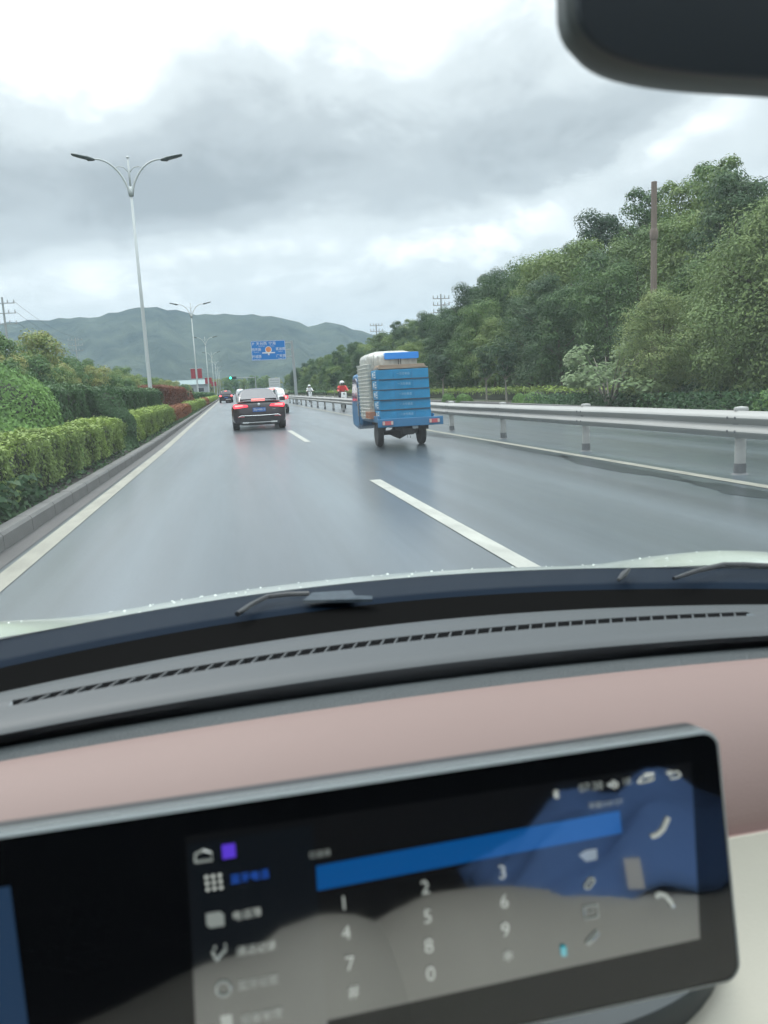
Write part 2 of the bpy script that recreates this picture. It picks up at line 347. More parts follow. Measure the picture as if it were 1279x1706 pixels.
# ------------------------------------------------------------------ mesh helpers
class MB:
    def __init__(s): s.v = []; s.f = []
    def add(s, vs, fs):
        o = len(s.v); s.v += [tuple(v) for v in vs]; s.f += [tuple(i + o for i in f) for f in fs]; return s
    def box(s, c, d, rz=0.0, taper=1.0):
        x, y, z = [k / 2 for k in d]; vs = []
        for sz in (-1, 1):
            k = taper if sz > 0 else 1.0
            for sx, sy in ((-1, -1), (1, -1), (1, 1), (-1, 1)):
                px, py = sx * x * k, sy * y * k
                vs.append((c[0] + px * math.cos(rz) - py * math.sin(rz), c[1] + px * math.sin(rz) + py * math.cos(rz), c[2] + sz * z))
        return s.add(vs, [(3, 2, 1, 0), (4, 5, 6, 7), (0, 1, 5, 4), (1, 2, 6, 5), (2, 3, 7, 6), (3, 0, 4, 7)])
    def tube(s, pts, rad, n=10, cap=True):
        pts = [Vector(p) for p in pts]; rads = rad if isinstance(rad, (list, tuple)) else [rad] * len(pts)
        rings = []; up = None
        for i, p in enumerate(pts):
            t = (pts[min(i + 1, len(pts) - 1)] - pts[max(i - 1, 0)]).normalized()
            if up is None: up = Vector((0, 0, 1)) if abs(t.z) < 0.9 else Vector((1, 0, 0))
            a = t.cross(up).normalized(); b = a.cross(t).normalized(); up = b
            rings.append([p + (a * math.cos(2 * math.pi * k / n) + b * math.sin(2 * math.pi * k / n)) * rads[i] for k in range(n)])
        return s.rings(rings, cap)
    def rings(s, rings, cap=True, closed=True):
        n = len(rings[0]); vs = [v for r in rings for v in r]; fs = []
        for i in range(len(rings) - 1):
            for k in range(n if closed else n - 1):
                k2 = (k + 1) % n; fs.append((i * n + k, i * n + k2, (i + 1) * n + k2, (i + 1) * n + k))
        if cap: fs += [tuple(reversed(range(n))), tuple(range((len(rings) - 1) * n, len(rings) * n))]
        return s.add(vs, fs)
    def prism(s, outline, a, b, axis='z'):
        def mk(p, h):
            return {'z': (p[0], p[1], h), 'y': (p[0], h, p[1]), 'x': (h, p[0], p[1])}[axis]
        n = len(outline)
        return s.rings([[mk(p, a) for p in outline], [mk(p, b) for p in outline]])
    def disc_y(s, c, r, w, n=28, axis='x', prof=None):
        prof = prof or [(r * 0.9, -w / 2), (r, -w * 0.3), (r, w * 0.3), (r * 0.9, w / 2)]
        rings = []
        for rr, h in prof:
            ring = []
            for k in range(n):
                a = 2 * math.pi * k / n
                q = (h, rr * math.cos(a), rr * math.sin(a)) if axis == 'x' else ((rr * math.cos(a), h, rr * math.sin(a)) if axis == 'y' else (rr * math.cos(a), rr * math.sin(a), h))
                ring.append((c[0] + q[0], c[1] + q[1], c[2] + q[2]))
            rings.append(ring)
        return s.rings(rings)
    def mesh(s, name):
        me = bpy.data.meshes.new(name); me.from_pydata(s.v, [], s.f)
        bm = bmesh.new(); bm.from_mesh(me); bmesh.ops.recalc_face_normals(bm, faces=bm.faces); bm.to_mesh(me); bm.free()
        return me

def link(name, me, m, parent=None, loc=None, bevel=0.0, smooth=True, local=False, subsurf=0):
    o = bpy.data.objects.new(name, me); COL.objects.link(o)
    if m is not None:
        me.materials.clear()
        for k in (m if isinstance(m, list) else [m]): me.materials.append(k)
    if parent is not None: o.parent = parent
    if loc is not None: o.location = loc
    if parent is not None and not local:          # the mesh was built in world coordinates
        o.matrix_parent_inverse = parent_world(parent).inverted()
    if smooth:
        me.polygons.foreach_set('use_smooth', [True] * len(me.polygons))
        try: me.set_sharp_from_angle(angle=R(38))
        except Exception: pass
    if bevel:
        b = o.modifiers.new('bevel', 'BEVEL'); b.width = bevel; b.segments = 3; b.limit_method = 'ANGLE'; b.angle_limit = R(35)
    if subsurf:
        q = o.modifiers.new('subdivision', 'SUBSURF'); q.levels = subsurf; q.render_levels = subsurf
    return o
def parent_world(o):
    m = Matrix.LocRotScale(o.location, o.rotation_euler, o.scale)
    return (parent_world(o.parent) @ o.matrix_parent_inverse @ m) if o.parent else m
def build(name, mb, m, parent=None, **k): return link(name, mb.mesh(name), m, parent, **k)
def tag(o, label=None, cat=None, group=None, kind=None):
    if label: o['label'] = label
    if cat: o['category'] = cat
    if group: o['group'] = group
    if kind: o['kind'] = kind
    return o
def thing(name, label, cat, loc=(0, 0, 0), rz=0.0, group=None):
    o = bpy.data.objects.new(name, None); COL.objects.link(o); o.location = loc; o.rotation_euler = (0, 0, rz)
    o.empty_display_size = 0.3
    return tag(o, label, cat, group)
def copy_tree(o, parent=None):
    c = o.copy(); COL.objects.link(c)
    if parent is not None: c.parent = parent
    for ch in list(KIDS.get(o.name, [])) or [x for x in o.children]:
        copy_tree(ch, c)
    return c
KIDS = {}
def structure(name, mb, m, **k): return tag(build(name, mb, m, **k), kind='structure')

_deps = None
def text_geo(s, size, depth=0.0, align='CENTER'):
    cu_ = bpy.data.curves.new('lettering', 'FONT'); cu_.body = s; cu_.size = size; cu_.align_x = align; cu_.align_y = 'CENTER'
    cu_.extrude = depth; cu_.resolution_u = 3
    o = bpy.data.objects.new('lettering', cu_); COL.objects.link(o)
    bpy.context.view_layer.update(); dg = bpy.context.evaluated_depsgraph_get()
    me = bpy.data.meshes.new_from_object(o.evaluated_get(dg))
    vs = [tuple(v.co) for v in me.vertices]; fs = [tuple(p.vertices) for p in me.polygons]
    bpy.data.objects.remove(o); bpy.data.curves.remove(cu_); bpy.data.meshes.remove(me)
    return vs, fs
def put_text(mb, s, size, org, ex, ey, en, depth=0.0, align='CENTER'):
    vs, fs = text_geo(s, size, depth, align); org, ex, ey, en = map(Vector, (org, ex, ey, en))
    mb.add([org + ex * v[0] + ey * v[1] + en * v[2] for v in vs], fs)

def skin_mesh(name, pts, edges, radii, root=0, sub=2):
    me = bpy.data.meshes.new(name); me.from_pydata(pts, edges, [])
    o = bpy.data.objects.new(name, me); COL.objects.link(o)
    sk = o.modifiers.new('skin', 'SKIN'); sk.use_smooth_shade = True
    for i, r in enumerate(radii): me.skin_vertices[0].data[i].radius = (r, r) if not isinstance(r, tuple) else r
    me.skin_vertices[0].data[root].use_root = True
    q = o.modifiers.new('sub', 'SUBSURF'); q.levels = sub; q.render_levels = sub
    bpy.context.view_layer.update(); dg = bpy.context.evaluated_depsgraph_get()
    out = bpy.data.meshes.new_from_object(o.evaluated_get(dg)); out.name = name
    bpy.data.objects.remove(o); bpy.data.meshes.remove(me)
    return out

def leaves_mesh(name, c, nrm, size, aspect=0.55):
    """one small pointed leaf face per row of c, facing roughly along nrm"""
    n = len(c); c = np.asarray(c, float); nrm = np.asarray(nrm, float)
    nrm = nrm / (np.linalg.norm(nrm, axis=1, keepdims=True) + 1e-9)
    rnd = RNG.normal(size=(n, 3)); t = np.cross(nrm, rnd); t /= (np.linalg.norm(t, axis=1, keepdims=True) + 1e-9)
    b = np.cross(nrm, t); s = np.asarray(size, float).reshape(-1, 1) * np.ones((n, 1))
    bend = nrm * s * 0.22
    v = np.empty((n, 4, 3)); v[:, 0] = c - t * s; v[:, 1] = c + b * s * aspect + bend; v[:, 2] = c + t * s; v[:, 3] = c - b * s * aspect + bend
    me = bpy.data.meshes.new(name)
    me.vertices.add(n * 4); me.vertices.foreach_set('co', v.reshape(-1).astype(np.float32))
    me.loops.add(n * 4); me.loops.foreach_set('vertex_index', np.arange(n * 4, dtype=np.int32))
    me.polygons.add(n); me.polygons.foreach_set('loop_start', np.arange(0, n * 4, 4, dtype=np.int32))
    try: me.polygons.foreach_set('loop_total', np.full(n, 4, dtype=np.int32))
    except Exception: pass
    me.update(calc_edges=True)
    a = me.attributes.new('tint', 'FLOAT', 'POINT'); a.data.foreach_set('value', np.repeat(RNG.random(n), 4).astype(np.float32))
    return me
def unit(n):
    d = RNG.normal(size=(n, 3)); return d / np.linalg.norm(d, axis=1, keepdims=True)

def crown_mesh(name, h, r, z0, n, leaf, lobes=16, spread=1.0, droop=0.0, shape='round'):
    """leaves gathered on the shells of many overlapping clumps between z0 and h"""
    cs, ns, ss = [], [], []
    per = n // lobes
    for k in range(lobes):
        u = (k + 0.5) / lobes
        zz = z0 + (h - z0) * (u ** 0.85)
        prof = {'round': math.sin(math.pi * min(1, 0.18 + 0.80 * u)), 'wide': 0.55 + 0.45 * math.sin(math.pi * (0.2 + 0.75 * u)),
                'cone': 1.02 - 0.85 * u, 'vase': 0.35 + 0.65 * u, 'tall': 0.9 - 0.45 * u * u}[shape]
        a = k * 2.39996 + random.uniform(-0.5, 0.5)
        rad = r * prof * random.uniform(0.35, 0.8) * spread
        lc = np.array([math.cos(a) * rad, math.sin(a) * rad, zz])
        lr = r * random.uniform(0.28, 0.50) * (0.75 + 0.35 * prof)
        d = unit(per); d[:, 2] = np.where(d[:, 2] < -0.35, -d[:, 2] * 0.6, d[:, 2])
        rr = lr * (1 - 0.55 * RNG.random(per) ** 2.2)
        p = lc + d * rr[:, None] * np.array([1.0, 1.0, 0.82])
        p += RNG.normal(size=p.shape) * leaf * 0.6
        cs.append(p); ns.append(d + unit(per) * 0.5 + np.array([0, 0, 0.25])); ss.append(leaf * RNG.uniform(0.6, 1.3, per))
    c = np.vstack(cs); c[:, 2] = np.maximum(c[:, 2], 0.05)
    return leaves_mesh(name, c, np.vstack(ns), np.concatenate(ss))
def trunk_mb(h, r, lean=0.1, forks=4, split=0.45):
    mb = MB(); top = Vector((random.uniform(-lean, lean) * h, random.uniform(-lean, lean) * h, h))
    mid = Vector((top.x * 0.3 + random.uniform(-.1, .1), top.y * 0.3, h * split))
    mb.tube([(0, 0, -0.3), (0, 0, 0.1), mid, top * 0.8, top], [r * 1.25, r, r * 0.8, r * 0.4, r * 0.15], 8)
    for k in range(forks):
        a = k * 2.4 + random.random(); q = mid.lerp(top, random.uniform(0.0, 0.5))
        e_ = q + Vector((math.cos(a), math.sin(a), random.uniform(0.6, 1.1))) * h * random.uniform(0.2, 0.34)
        mb.tube([q, q.lerp(e_, 0.5) + Vector((0, 0, 0.08)), e_], [r * 0.5, r * 0.33, r * 0.1], 6)
    return mb

PROTO = {}
def tree_proto(key, h, r, z0, n, leaf, lm, lobes, shape, bark='bark', tr=0.13, forks=4):
    PROTO[key] = (crown_mesh('crown', h, r, z0, n, leaf, lobes, shape=shape), trunk_mb(h * 0.82, tr, forks=forks).mesh('trunk'), lm, bark)
    PROTO[key][0].materials.append(M[lm]); PROTO[key][1].materials.append(M[bark])
def plant(key, name, label, cat, loc, sc=1.0, rz=0.0, group=None, sz=None):
    t = thing(name, label, cat, loc, rz, group); t.scale = (sc, sc, sz or sc)
    cm, tm, lm, bk = PROTO[key]
    for nm, me in (('crown', cm), ('trunk', tm)):
        o = bpy.data.objects.new(nm, me); COL.objects.link(o); o.parent = t
    return t

def hedge_mesh(x0, x1, y0, y1, z0, z1, n, leaf, rnd=0.12, ends=0.0):
    w, l, h = x1 - x0, y1 - y0, z1 - z0
    areas = np.array([w * l, l * h, l * h * 0.5, w * h, w * h * 0.5]); pick = RNG.choice(5, n, p=areas / areas.sum())
    u, v = RNG.random(n), RNG.random(n); c = np.zeros((n, 3)); nm = np.zeros((n, 3))
    for k in range(5):
        s = pick == k; a, b = u[s], v[s]; z = np.zeros_like(a)
        if k == 0: c[s] = np.stack([x0 + a * w, y0 + b * l, z + z1], 1); nm[s] = (0, 0, 1)
        elif k == 1: c[s] = np.stack([z + x1, y0 + a * l, z0 + b * h], 1); nm[s] = (1, 0, .15)
        elif k == 2: c[s] = np.stack([z + x0, y0 + a * l, z0 + h * (.5 + .5 * b)], 1); nm[s] = (-1, 0, .15)
        elif k == 3: c[s] = np.stack([x0 + a * w, z + y0, z0 + b * h], 1); nm[s] = (0, -1, .15)
        else: c[s] = np.stack([x0 + a * w, z + y1, z0 + h * (.5 + .5 * b)], 1); nm[s] = (0, 1, .15)
    # round the shoulders, let the face billow
    fx = np.clip((np.abs((c[:, 0] - (x0 + x1) / 2) / (w / 2)) - (1 - 2 * rnd / w)) / (2 * rnd / w), 0, 1)
    fz = np.clip((c[:, 2] - (z1 - rnd)) / rnd, 0, 1)
    c[:, 2] -= rnd * 0.45 * fx ** 2 * fz; c[:, 0] -= np.sign(c[:, 0] - (x0 + x1) / 2) * rnd * 0.45 * fz ** 2 * fx
    bil = 0.05 * np.sin(c[:, 1] * 3.1 + c[:, 2] * 4) + 0.045 * np.sin(c[:, 1] * 7.3 + 1.7 + c[:, 0] * 5)
    c += nm * (bil - np.abs(RNG.normal(size=n)) * leaf * 0.9 + RNG.random(n) ** 8 * leaf * 1.8)[:, None]
    c += RNG.normal(size=c.shape) * leaf * 0.3
    c[:, 2] += np.array([gz(y) for y in c[:, 1]])
    me = leaves_mesh('foliage', c, nm + unit(n) * 0.5, leaf * RNG.uniform(0.6, 1.25, n))
    tint = RNG.random(n) * 0.55 + np.where(pick == 0, 0.75, 0.0) + np.where((pick != 0) & (c[:, 2] > c[:, 2].max() - 0.12), 0.3, 0.0)  # paler new growth and light from above both put into the top tint
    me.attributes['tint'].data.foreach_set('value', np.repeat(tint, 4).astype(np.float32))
    return me
def hedge(name, label, x0, x1, y0, y1, h, n, leaf, lm, group=None, z0=0.15, cat='hedge', lift=0.1):
    t = thing(name, label, cat, ((x0 + x1) / 2, (y0 + y1) / 2, z0 + gz((y0 + y1) / 2)), 0, group)
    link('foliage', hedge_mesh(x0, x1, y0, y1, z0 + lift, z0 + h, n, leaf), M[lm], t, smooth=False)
    mb = MB(); i = 0.07; k = max(2, int((y1 - y0) / 3) + 1); ys = np.linspace(y0 + i, y1 - i, k)
    mb.rings([[(x0 + i, y, z0 + .06 + gz(y)), (x1 - i, y, z0 + .06 + gz(y)), (x1 - i, y, z0 + h - .16 + gz(y)), (x1 - i - .1, y, z0 + h - .09 + gz(y)), (x0 + i + .1, y, z0 + h - .09 + gz(y)), (x0 + i, y, z0 + h - .16 + gz(y))] for y in ys])
    build('branches', mb, M['twig'], t, smooth=False)
    return t
def clipped_shrub(name, label, loc, r, h, n, leaf, lm, shape='ball', group=None, cat='shrub', rz=0.0):
    t = thing(name, label, cat, loc, rz, group)
    d = unit(n); u = RNG.random(n)
    if shape == 'ball':
        d[:, 2] = np.abs(d[:, 2]) * 1.0 - 0.15; c = d * np.array([r, r, h]); nn = d
    else:
        a = RNG.random(n) * 2 * math.pi; zz = h * (1 - np.sqrt(u) * 0.98); prof = r * (1 - (zz / h) ** 2.0) ** 0.65 + 0.03
        c = np.stack([np.cos(a) * prof, np.sin(a) * prof, zz], 1); nn = np.stack([np.cos(a), np.sin(a), 0.5 + 0 * a], 1)
    c = c * (1 - RNG.random(n)[:, None] ** 2 * 0.14) * (1 + 0.06 * np.sin(c[:, 2:3] * 9 + c[:, 0:1] * 5))
    c += RNG.normal(size=c.shape) * leaf * 0.5; c[:, 2] = np.maximum(c[:, 2], 0.02)
    link('foliage', leaves_mesh('foliage', c, nn + unit(n) * 0.5, leaf * RNG.uniform(.6, 1.3, n)), M[lm], t, local=True, smooth=False)
    mb = MB(); prof_ = [(r * .85 * (math.cos(k * .25) if shape == 'ball' else (1 - (k / 6) ** 2) ** .65 + .02), h * .88 * (math.sin(k * .25) if shape == 'ball' else k / 6)) for k in range(7)]
    mb.disc_y((0, 0, 0), r, 1, 16, 'z', prof_)
    build('branches', mb, M['twig'], t, local=True)
    return t

# ------------------------------------------------------------------ ground, road, markings
YS = [-30, -10, 0, 5, 10, 15, 20, 25, 30, 40, 60, 90, 130, 180, 240, 320, 420, 600]
def strip(xa, xb, dz, ys=YS, nx=1):
    mb = MB(); xs = [xa + (xb - xa) * k / nx for k in range(nx + 1)]
    mb.rings([[(x, y, gz(y) + dz) for x in xs] for y in ys], cap=False, closed=False); return mb
mb = MB()
gx = [-4000, -1200, -400, -120, -60, -34, -24, -16, -12.6, -5.2, 13.3, 16, 20, 26, 34, 60, 120, 400, 1200, 4000]
gy = [-600, -100, -30, 0, 20, 40, 70, 110, 160, 240, 340, 480, 620, 900, 1500, 2600, 5000]
def terrain(x, y):
    base = gz(min(y, 700)) - 0.06
    if x > 15: base += min(6.0, 0.30 * (x - 15)) * (1.0 if y < 260 else max(0.0, 1 - (y - 260) / 200))
    if x < -14: base += min(1.2, 0.08 * (-14 - x)) * (1.0 if y < 300 else 0.0)
    return base
mb.rings([[(x, y, terrain(x, y)) for x in gx] for y in gy], cap=False, closed=False)
structure('ground', mb, M['grass_ground'])
structure('road', strip(-2.0, 13.2, 0.0, nx=4), M['road'])
structure('road', strip(-12.6, -5.3, 0.0, nx=2), M['road'])
def line_mb(x, w, ys): return strip(x - w / 2, x + w / 2, 0.005, ys)
structure('edge_line', line_mb(-1.67, 0.17, [y for y in YS if y < 500]), M['paint_line'])
structure('edge_line', line_mb(5.36, 0.15, [y for y in YS if y < 500]), M['paint_line'])
mb = MB()
for k in range(-1, 22):
    y0 = 4.1 + 15 * k
    mb.rings([[(1.83 - .075, y, gz(y) + .005), (1.83 + .075, y, gz(y) + .005)] for y in (y0, y0 + 2, y0 + 4, y0 + 6)], cap=False, closed=False)
structure('lane_line', mb, M['paint_white'])
# standing water along the right edge line
mb = MB()
def puddle(cx_, cy_, rx, ry, seed, dz=0.0035):
    rn = random.Random(seed); n = 140
    ph = [rn.uniform(0, 6.28) for _ in range(4)]
    pts = []
    for k in range(n):
        a = 2 * math.pi * k / n; q = 1 + .22 * math.sin(2 * a + ph[0]) + .16 * math.sin(3 * a + ph[1]) + .1 * math.sin(5 * a + ph[2]) + .08 * math.sin(9 * a + ph[3]) + .06 * math.sin(17 * a + ph[0] * 2) + .05 * math.sin(31 * a + ph[1] * 3)
        pts.append((cx_ + rx * q * math.cos(a), cy_ + ry * q * math.sin(a), gz(cy_) + dz))
    mb.add(pts, [tuple(range(n))])
puddle(5.02, 9.6, 0.16, 2.0, 1); puddle(5.13, 13.2, 0.12, 1.8, 2); puddle(5.0, 6.6, 0.2, 1.0, 5); 
puddle(4.95, 18.6, .16, 1.4, 8)
structure('puddle', mb, M['puddle'])
# median: gutter strip, kerb of long blocks, soil bed
structure('gutter', strip(-2.0, -1.80, 0.004), mat('gutter_concrete', (0.05, 0.05, 0.05), 0.6, var=0.35, scale=2.5, bump=0.2))
mb = MB()
for k in range(-6, 120):
    y0, y1 = k * 1.0 + 0.008, k * 1.0 + 0.992; z = gz(k)
    sec = [(-2.14, z - .1), (-1.985, z - .1), (-1.992, z + .125), (-2.012, z + .155), (-2.14, z + .155)]
    mb.rings([[(x, y0, zz) for x, zz in sec], [(x, y1, zz) for x, zz in sec]])
for y0, y1 in zip(range(120, 420, 30), range(150, 450, 30)):
    mb.rings([[(-2.14, y, gz(y) - .1), (-1.985, y, gz(y) - .1), (-1.995, y, gz(y) + .14), (-2.14, y, gz(y) + .155)] for y in (y0, y1)])
structure('kerb', mb, M['concrete'], smooth=False)
mb = MB(); mb.rings([[(-5.3, y, gz(y) - .1), (-2.145, y, gz(y) - .1), (-2.145, y, gz(y) + .12), (-5.15, y, gz(y) + .12), (-5.16, y, gz(y) + .155), (-5.3, y, gz(y) + .15)] for y in YS])
structure('median_soil', mb, M['soil'], smooth=False)
mb = MB(); mb.rings([[(13.2, y, gz(y) - .1), (13.2, y, gz(y) + .13), (13.34, y, gz(y) + .14), (13.34, y, gz(y) - .1)] for y in YS])
structure('kerb', mb, M['concrete'], smooth=False)
structure('verge_soil', strip(13.345, 16.2, 0.08), M['soil'])

# mountain range across the far end
prof = [(-1500, 150), (-1100, 215), (-760, 180), (-512, 212), (-430, 222), (-391, 219), (-330, 220), (-289, 219), (-240, 229), (-200, 236), (-152, 240), (-95, 228), (-42, 219), (45, 216), (100, 207),
        (148, 198), (223, 180), (255, 187), (277, 186), (346, 164), (408, 144), (520, 120), (800, 130), (1300, 90), (1900, 60)]
xs_ = np.linspace(-1500, 1900, 150); hz = np.interp(xs_, [p[0] for p in prof], [p[1] for p in prof])
mb = MB(); rows = []
for j in range(26):
    v = j / 25.0; row = []
    for x, h_ in zip(xs_, hz):
        y = 1250 + 1500 * v
        fall = (v / 0.5) if v <= 0.5 else (1 - (v - 0.5) / 0.5)
        fall = fall ** 1.15
        n = 0.9 * (0.55 - abs(math.sin(x * .0085 + 1.3 + v * 1.6))) + .55 * (0.5 - abs(math.sin(x * .021 + 2 + v * 4))) + .2 * math.sin(x * .07 + v * 31)
        z = h_ * fall * (1 + 0.42 * n * (1 - fall) ** .8) + (2.2 * math.sin(x * .11) + 1.5 * math.sin(x * .23 + 1)) * fall
        row.append((x * (y / 2000.0), y, z - 4))
    rows.append(row)
mb.rings(rows, cap=False, closed=False)
structure('mountain', mb, M['hill'])

# ------------------------------------------------------------------ guardrail
gr = thing('guardrail', 'long galvanised W-beam guardrail running along the right edge line', 'guardrail', (5.8, 8, 0))
def wbeam(x, z0, z1):
    zs = np.linspace(z0, z1, 17); out = []
    for i, z in enumerate(zs):
        t = i / 16.0
        out.append((x - 0.062 * (0.5 - 0.5 * math.cos(4 * math.pi * t)) ** 0.8 + 0.0, z))
    return out
pr = wbeam(5.735, 0.43, 0.745); back = [(x + 0.006, z) for x, z in reversed(pr)]
mb = MB(); ysr = [2.0] + list(np.arange(4.2, 180, 4.0))
for a, b in zip(ysr[:-1], ysr[1:]):
    o = 0.003 if int(b) % 8 < 4 else 0.0
    mb.rings([[(x - o, y, z + gz(y) + wob) for x, z in pr + back] for y, wob in ((a - .08, .0), ((a + b) / 2, .004 * math.sin(a)), (b + .08, 0.0))])
build('rail_beam', mb, M['galv'], gr)
pmesh = {}
mbp = MB().tube([(0, 0, 0.13), (0, 0, 0.755)], 0.062, 18); pmesh['post'] = mbp.mesh('post')
mbc = MB().disc_y((0, 0, .77), .078, .04, 18, 'z', [(.078, -.03), (.08, -.005), (.07, .012), (.02, .02)]); pmesh['cap'] = mbc.mesh('post_cap')
mbf = MB().disc_y((0, 0, .065), .07, .13, 18, 'z', [(.10, -.066), (.071, -.05), (.068, .065)]); pmesh['foot'] = mbf.mesh('post_foot')
mbb = MB()
for dy in (-.07, .07):
    for dz in (-.07, .07): mbb.disc_y((-.127, dy, .587 + dz * 1.12), .016, .016, 10, 'x')
mbb.box((-.045, 0, .587), (.05, .10, .2)); pmesh['bolt'] = mbb.mesh('bolt_plate')
first = True
for y in np.arange(4.0, 168, 4.0):
    rest = y > 90
    p = link('post', pmesh['post'], M['galv'] if first else None, gr, loc=(0, y - 8, gz(y)), local=True, smooth=first)
    c = link('cap', pmesh['cap'], M['galv'] if first else None, p, local=True, smooth=first)
    if not rest:
        link('foot', pmesh['foot'], M['galv_dark'] if first else None, p, local=True, smooth=first)
        link('bolt_plate', pmesh['bolt'], M['galv_dark'] if first else None, p, local=True, smooth=first)
    first = False

# ------------------------------------------------------------------ street lamps in the median
def lamp_parts():
    out = []
    mb = MB().tube([(0, 0, 0), (0, 0, .1), (0, 0, 5), (0, 0, 9.95)], [.11, .095, .075, .05], 14)
    mb.tube([(0, 0, 9.9), (0, 0, 11.3)], [.05, .04], 10); mb.disc_y((0, 0, 11.33), .07, .1, 12, 'z', [(.03, -.06), (.07, 0), (.03, .06)])
    mb.disc_y((0, 0, .1), .22, .2, 14, 'z', [(.22, -.1), (.2, .02), (.15, .1)])
    mb.disc_y((0, 0, 9.95), .1, .2, 14, 'z', [(.085, -.2), (.1, 0), (.06, .2)])
    out.append(('pole', mb, 'lamp_white'))
    for s in (-1, 1):
        a = MB(); pts = []
        for k in range(10):
            t = k / 9.0; pts.append((s * (0.05 + 1.35 * (t ** 1.55)), 0, 9.75 + 1.52 * math.sin(t * math.pi / 2) ** 0.95))
        a.tube(pts, [.05 - .018 * k / 9 for k in range(10)], 8)
        b = [(s * 0.02, 0, 10.72), (s * .2, 0, 10.93), (s * .42, 0, 10.98), (s * .62, 0, 10.86)]
        a.tube(b, .018, 6)
        out.append(('arm', a, 'lamp_white'))
        h = MB(); rings = []
        for (t, w, th) in ((0, .05, .05), (.12, .1, .09), (.3, .17, .13), (.36, .17, .09), (.7, .16, .08), (.95, .12, .06), (1.0, .05, .03)):
            x = s * (1.36 + .93 * t); z = 11.25 + .21 * t
            rings.append([(x, w * math.cos(q), z + th * (math.sin(q) * (1.0 if math.sin(q) < 0 else .55))) for q in [2 * math.pi * k / 12 for k in range(12)]])
        h.rings(rings); out.append(('lamp_head', h, 'lamp_dark'))
    return out
LP = [(n, mb.mesh(n), m) for n, mb, m in lamp_parts()]
for n, me, m in LP: me.materials.append(M[m]); me.polygons.foreach_set('use_smooth', [True] * len(me.polygons))
lamp_lab = ['tall white double-armed street lamp rising from the red hedge, nearest to the camera', 'double-armed street lamp with two red banners, second in the row along the median',
            'double-armed street lamp, third in the row, beyond the lamp with two red banners', 'double-armed street lamp, fourth in the row along the median',
            'small far double-armed street lamp, fifth in the row along the median', 'tiny far double-armed street lamp, sixth in the row along the median',
            'farthest tiny double-armed street lamp at the end of the row']
for i, y in enumerate((36.3, 92, 146, 200, 255, 309, 364)):
    t = thing('street_lamp', lamp_lab[i], 'street lamp', (-3.42, y, .12 + gz(y)), R(0), 'double-armed street lamps along the median')
    for n, me, m in LP:
        o = bpy.data.objects.new(n, me); COL.objects.link(o); o.parent = t
for y, nm in ((92, 'second'), (146, 'third'), (200, 'fourth')):
    for s in (-1, 1):
        w, hh = .5, 1.1; z0 = 3.1 + gz(y)
        f = thing('banner', f'red banner on the {"left" if s < 0 else "right"} of the {nm} street lamp post', 'banner', (-3.42 + s * .5, y, z0), 0, 'red banners on the street lamp posts')
        mb = MB(); mb.rings([[(s * (.12 + w * k / 6), .03 * math.sin(k * 1.3), zz) for k in range(7)] + [(s * (.12 + w * k / 6), .03 * math.sin(k * 1.3) + .012, zz) for k in range(6, -1, -1)] for zz in (0, hh * .5, hh)])
        link('cloth', mb.mesh('cloth'), M['banner_red'], f, loc=(-s * .5, 0, 0), local=True)
        mb = MB(); mb.tube([(0, 0, hh + .02), (s * .76, 0, hh + .02)], .018, 6)
        link('rod', mb.mesh('rod'), M['lamp_white'], f, loc=(-s * .5, 0, 0), local=True)

# ------------------------------------------------------------------ road sign gantry
def to_local(o, p): return Vector(p) - o.location
YG = 72.0
sg = thing('direction_sign', 'large blue overhead direction sign with white lettering on a grey pole', 'road sign', (6.13, YG, gz(YG)))
mb = MB(); mb.tube([(6.13, YG, 0), (6.1, YG, 3), (6.02, YG, 6.0)], [.15, .135, .11], 14); mb.box((6.13, YG, gz(YG) + .05), (.5, .5, .1))
build('pole', mb, M['pole_grey'], sg)
sx0, sx1, sz0, sz1 = 2.32, 5.42, 4.33, 6.08
for z in (sz0 + .25, (sz0 + sz1) / 2, sz1 - .25):
    mb = MB().tube([(6.05, YG, z), (5.0, YG + .05, z), (3.2, YG + .05, z)], .05, 8); build('arm', mb, M['pole_grey'], sg)
mb = MB()
def rrect(x0, x1, z0, z1, r, n=5):
    out = []
    for (cx_, cz_, a0) in ((x1 - r, z1 - r, 0), (x0 + r, z1 - r, 90), (x0 + r, z0 + r, 180), (x1 - r, z0 + r, 270)):
        for k in range(n + 1): a = R(a0 + 90 * k / n); out.append((cx_ + r * math.cos(a), cz_ + r * math.sin(a)))
    return out
mb.prism(rrect(sx0, sx1, sz0, sz1, .08), YG - .06, YG - .02, 'y'); pn = build('panel', mb, M['sign_blue'], sg, smooth=False)
EX, EZ, EN = (1, 0, 0), (0, 0, 1), (0, -1, 0)
mb = MB(); scx, scz = (sx0 + sx1) / 2, (sz0 + sz1) / 2
def border(mb, x0, x1, z0, z1, w, y):
    o_, i_ = rrect(x0, x1, z0, z1, .08), rrect(x0 + w, x1 - w, z0 + w, z1 - w, .06); n = len(o_)
    mb.add([(p[0], y, p[1]) for p in o_ + i_], [(k, (k + 1) % n, n + (k + 1) % n, n + k) for k in range(n)])
border(mb, sx0 + .02, sx1 - .02, sz0 + .02, sz1 - .02, .03, YG - .064)
for s_, x, z, sz in (('P', sx0 + .22, sz1 - .28, .36), ('天台西', sx0 + .95, sz1 - .28, .33), ('宁海', sx0 + 1.92, sz1 - .28, .33), ('西环路', sx0 + .46, scz + .08, .29), ('客运南', sx1 - .46, scz + .08, .29),
                 ('环城路', sx0 + .46, sz0 + .34, .29), ('广安路', sx1 - .46, sz0 + .34, .29)):
    put_text(mb, s_, sz, (x, YG - .066, z), EX, EZ, EN)
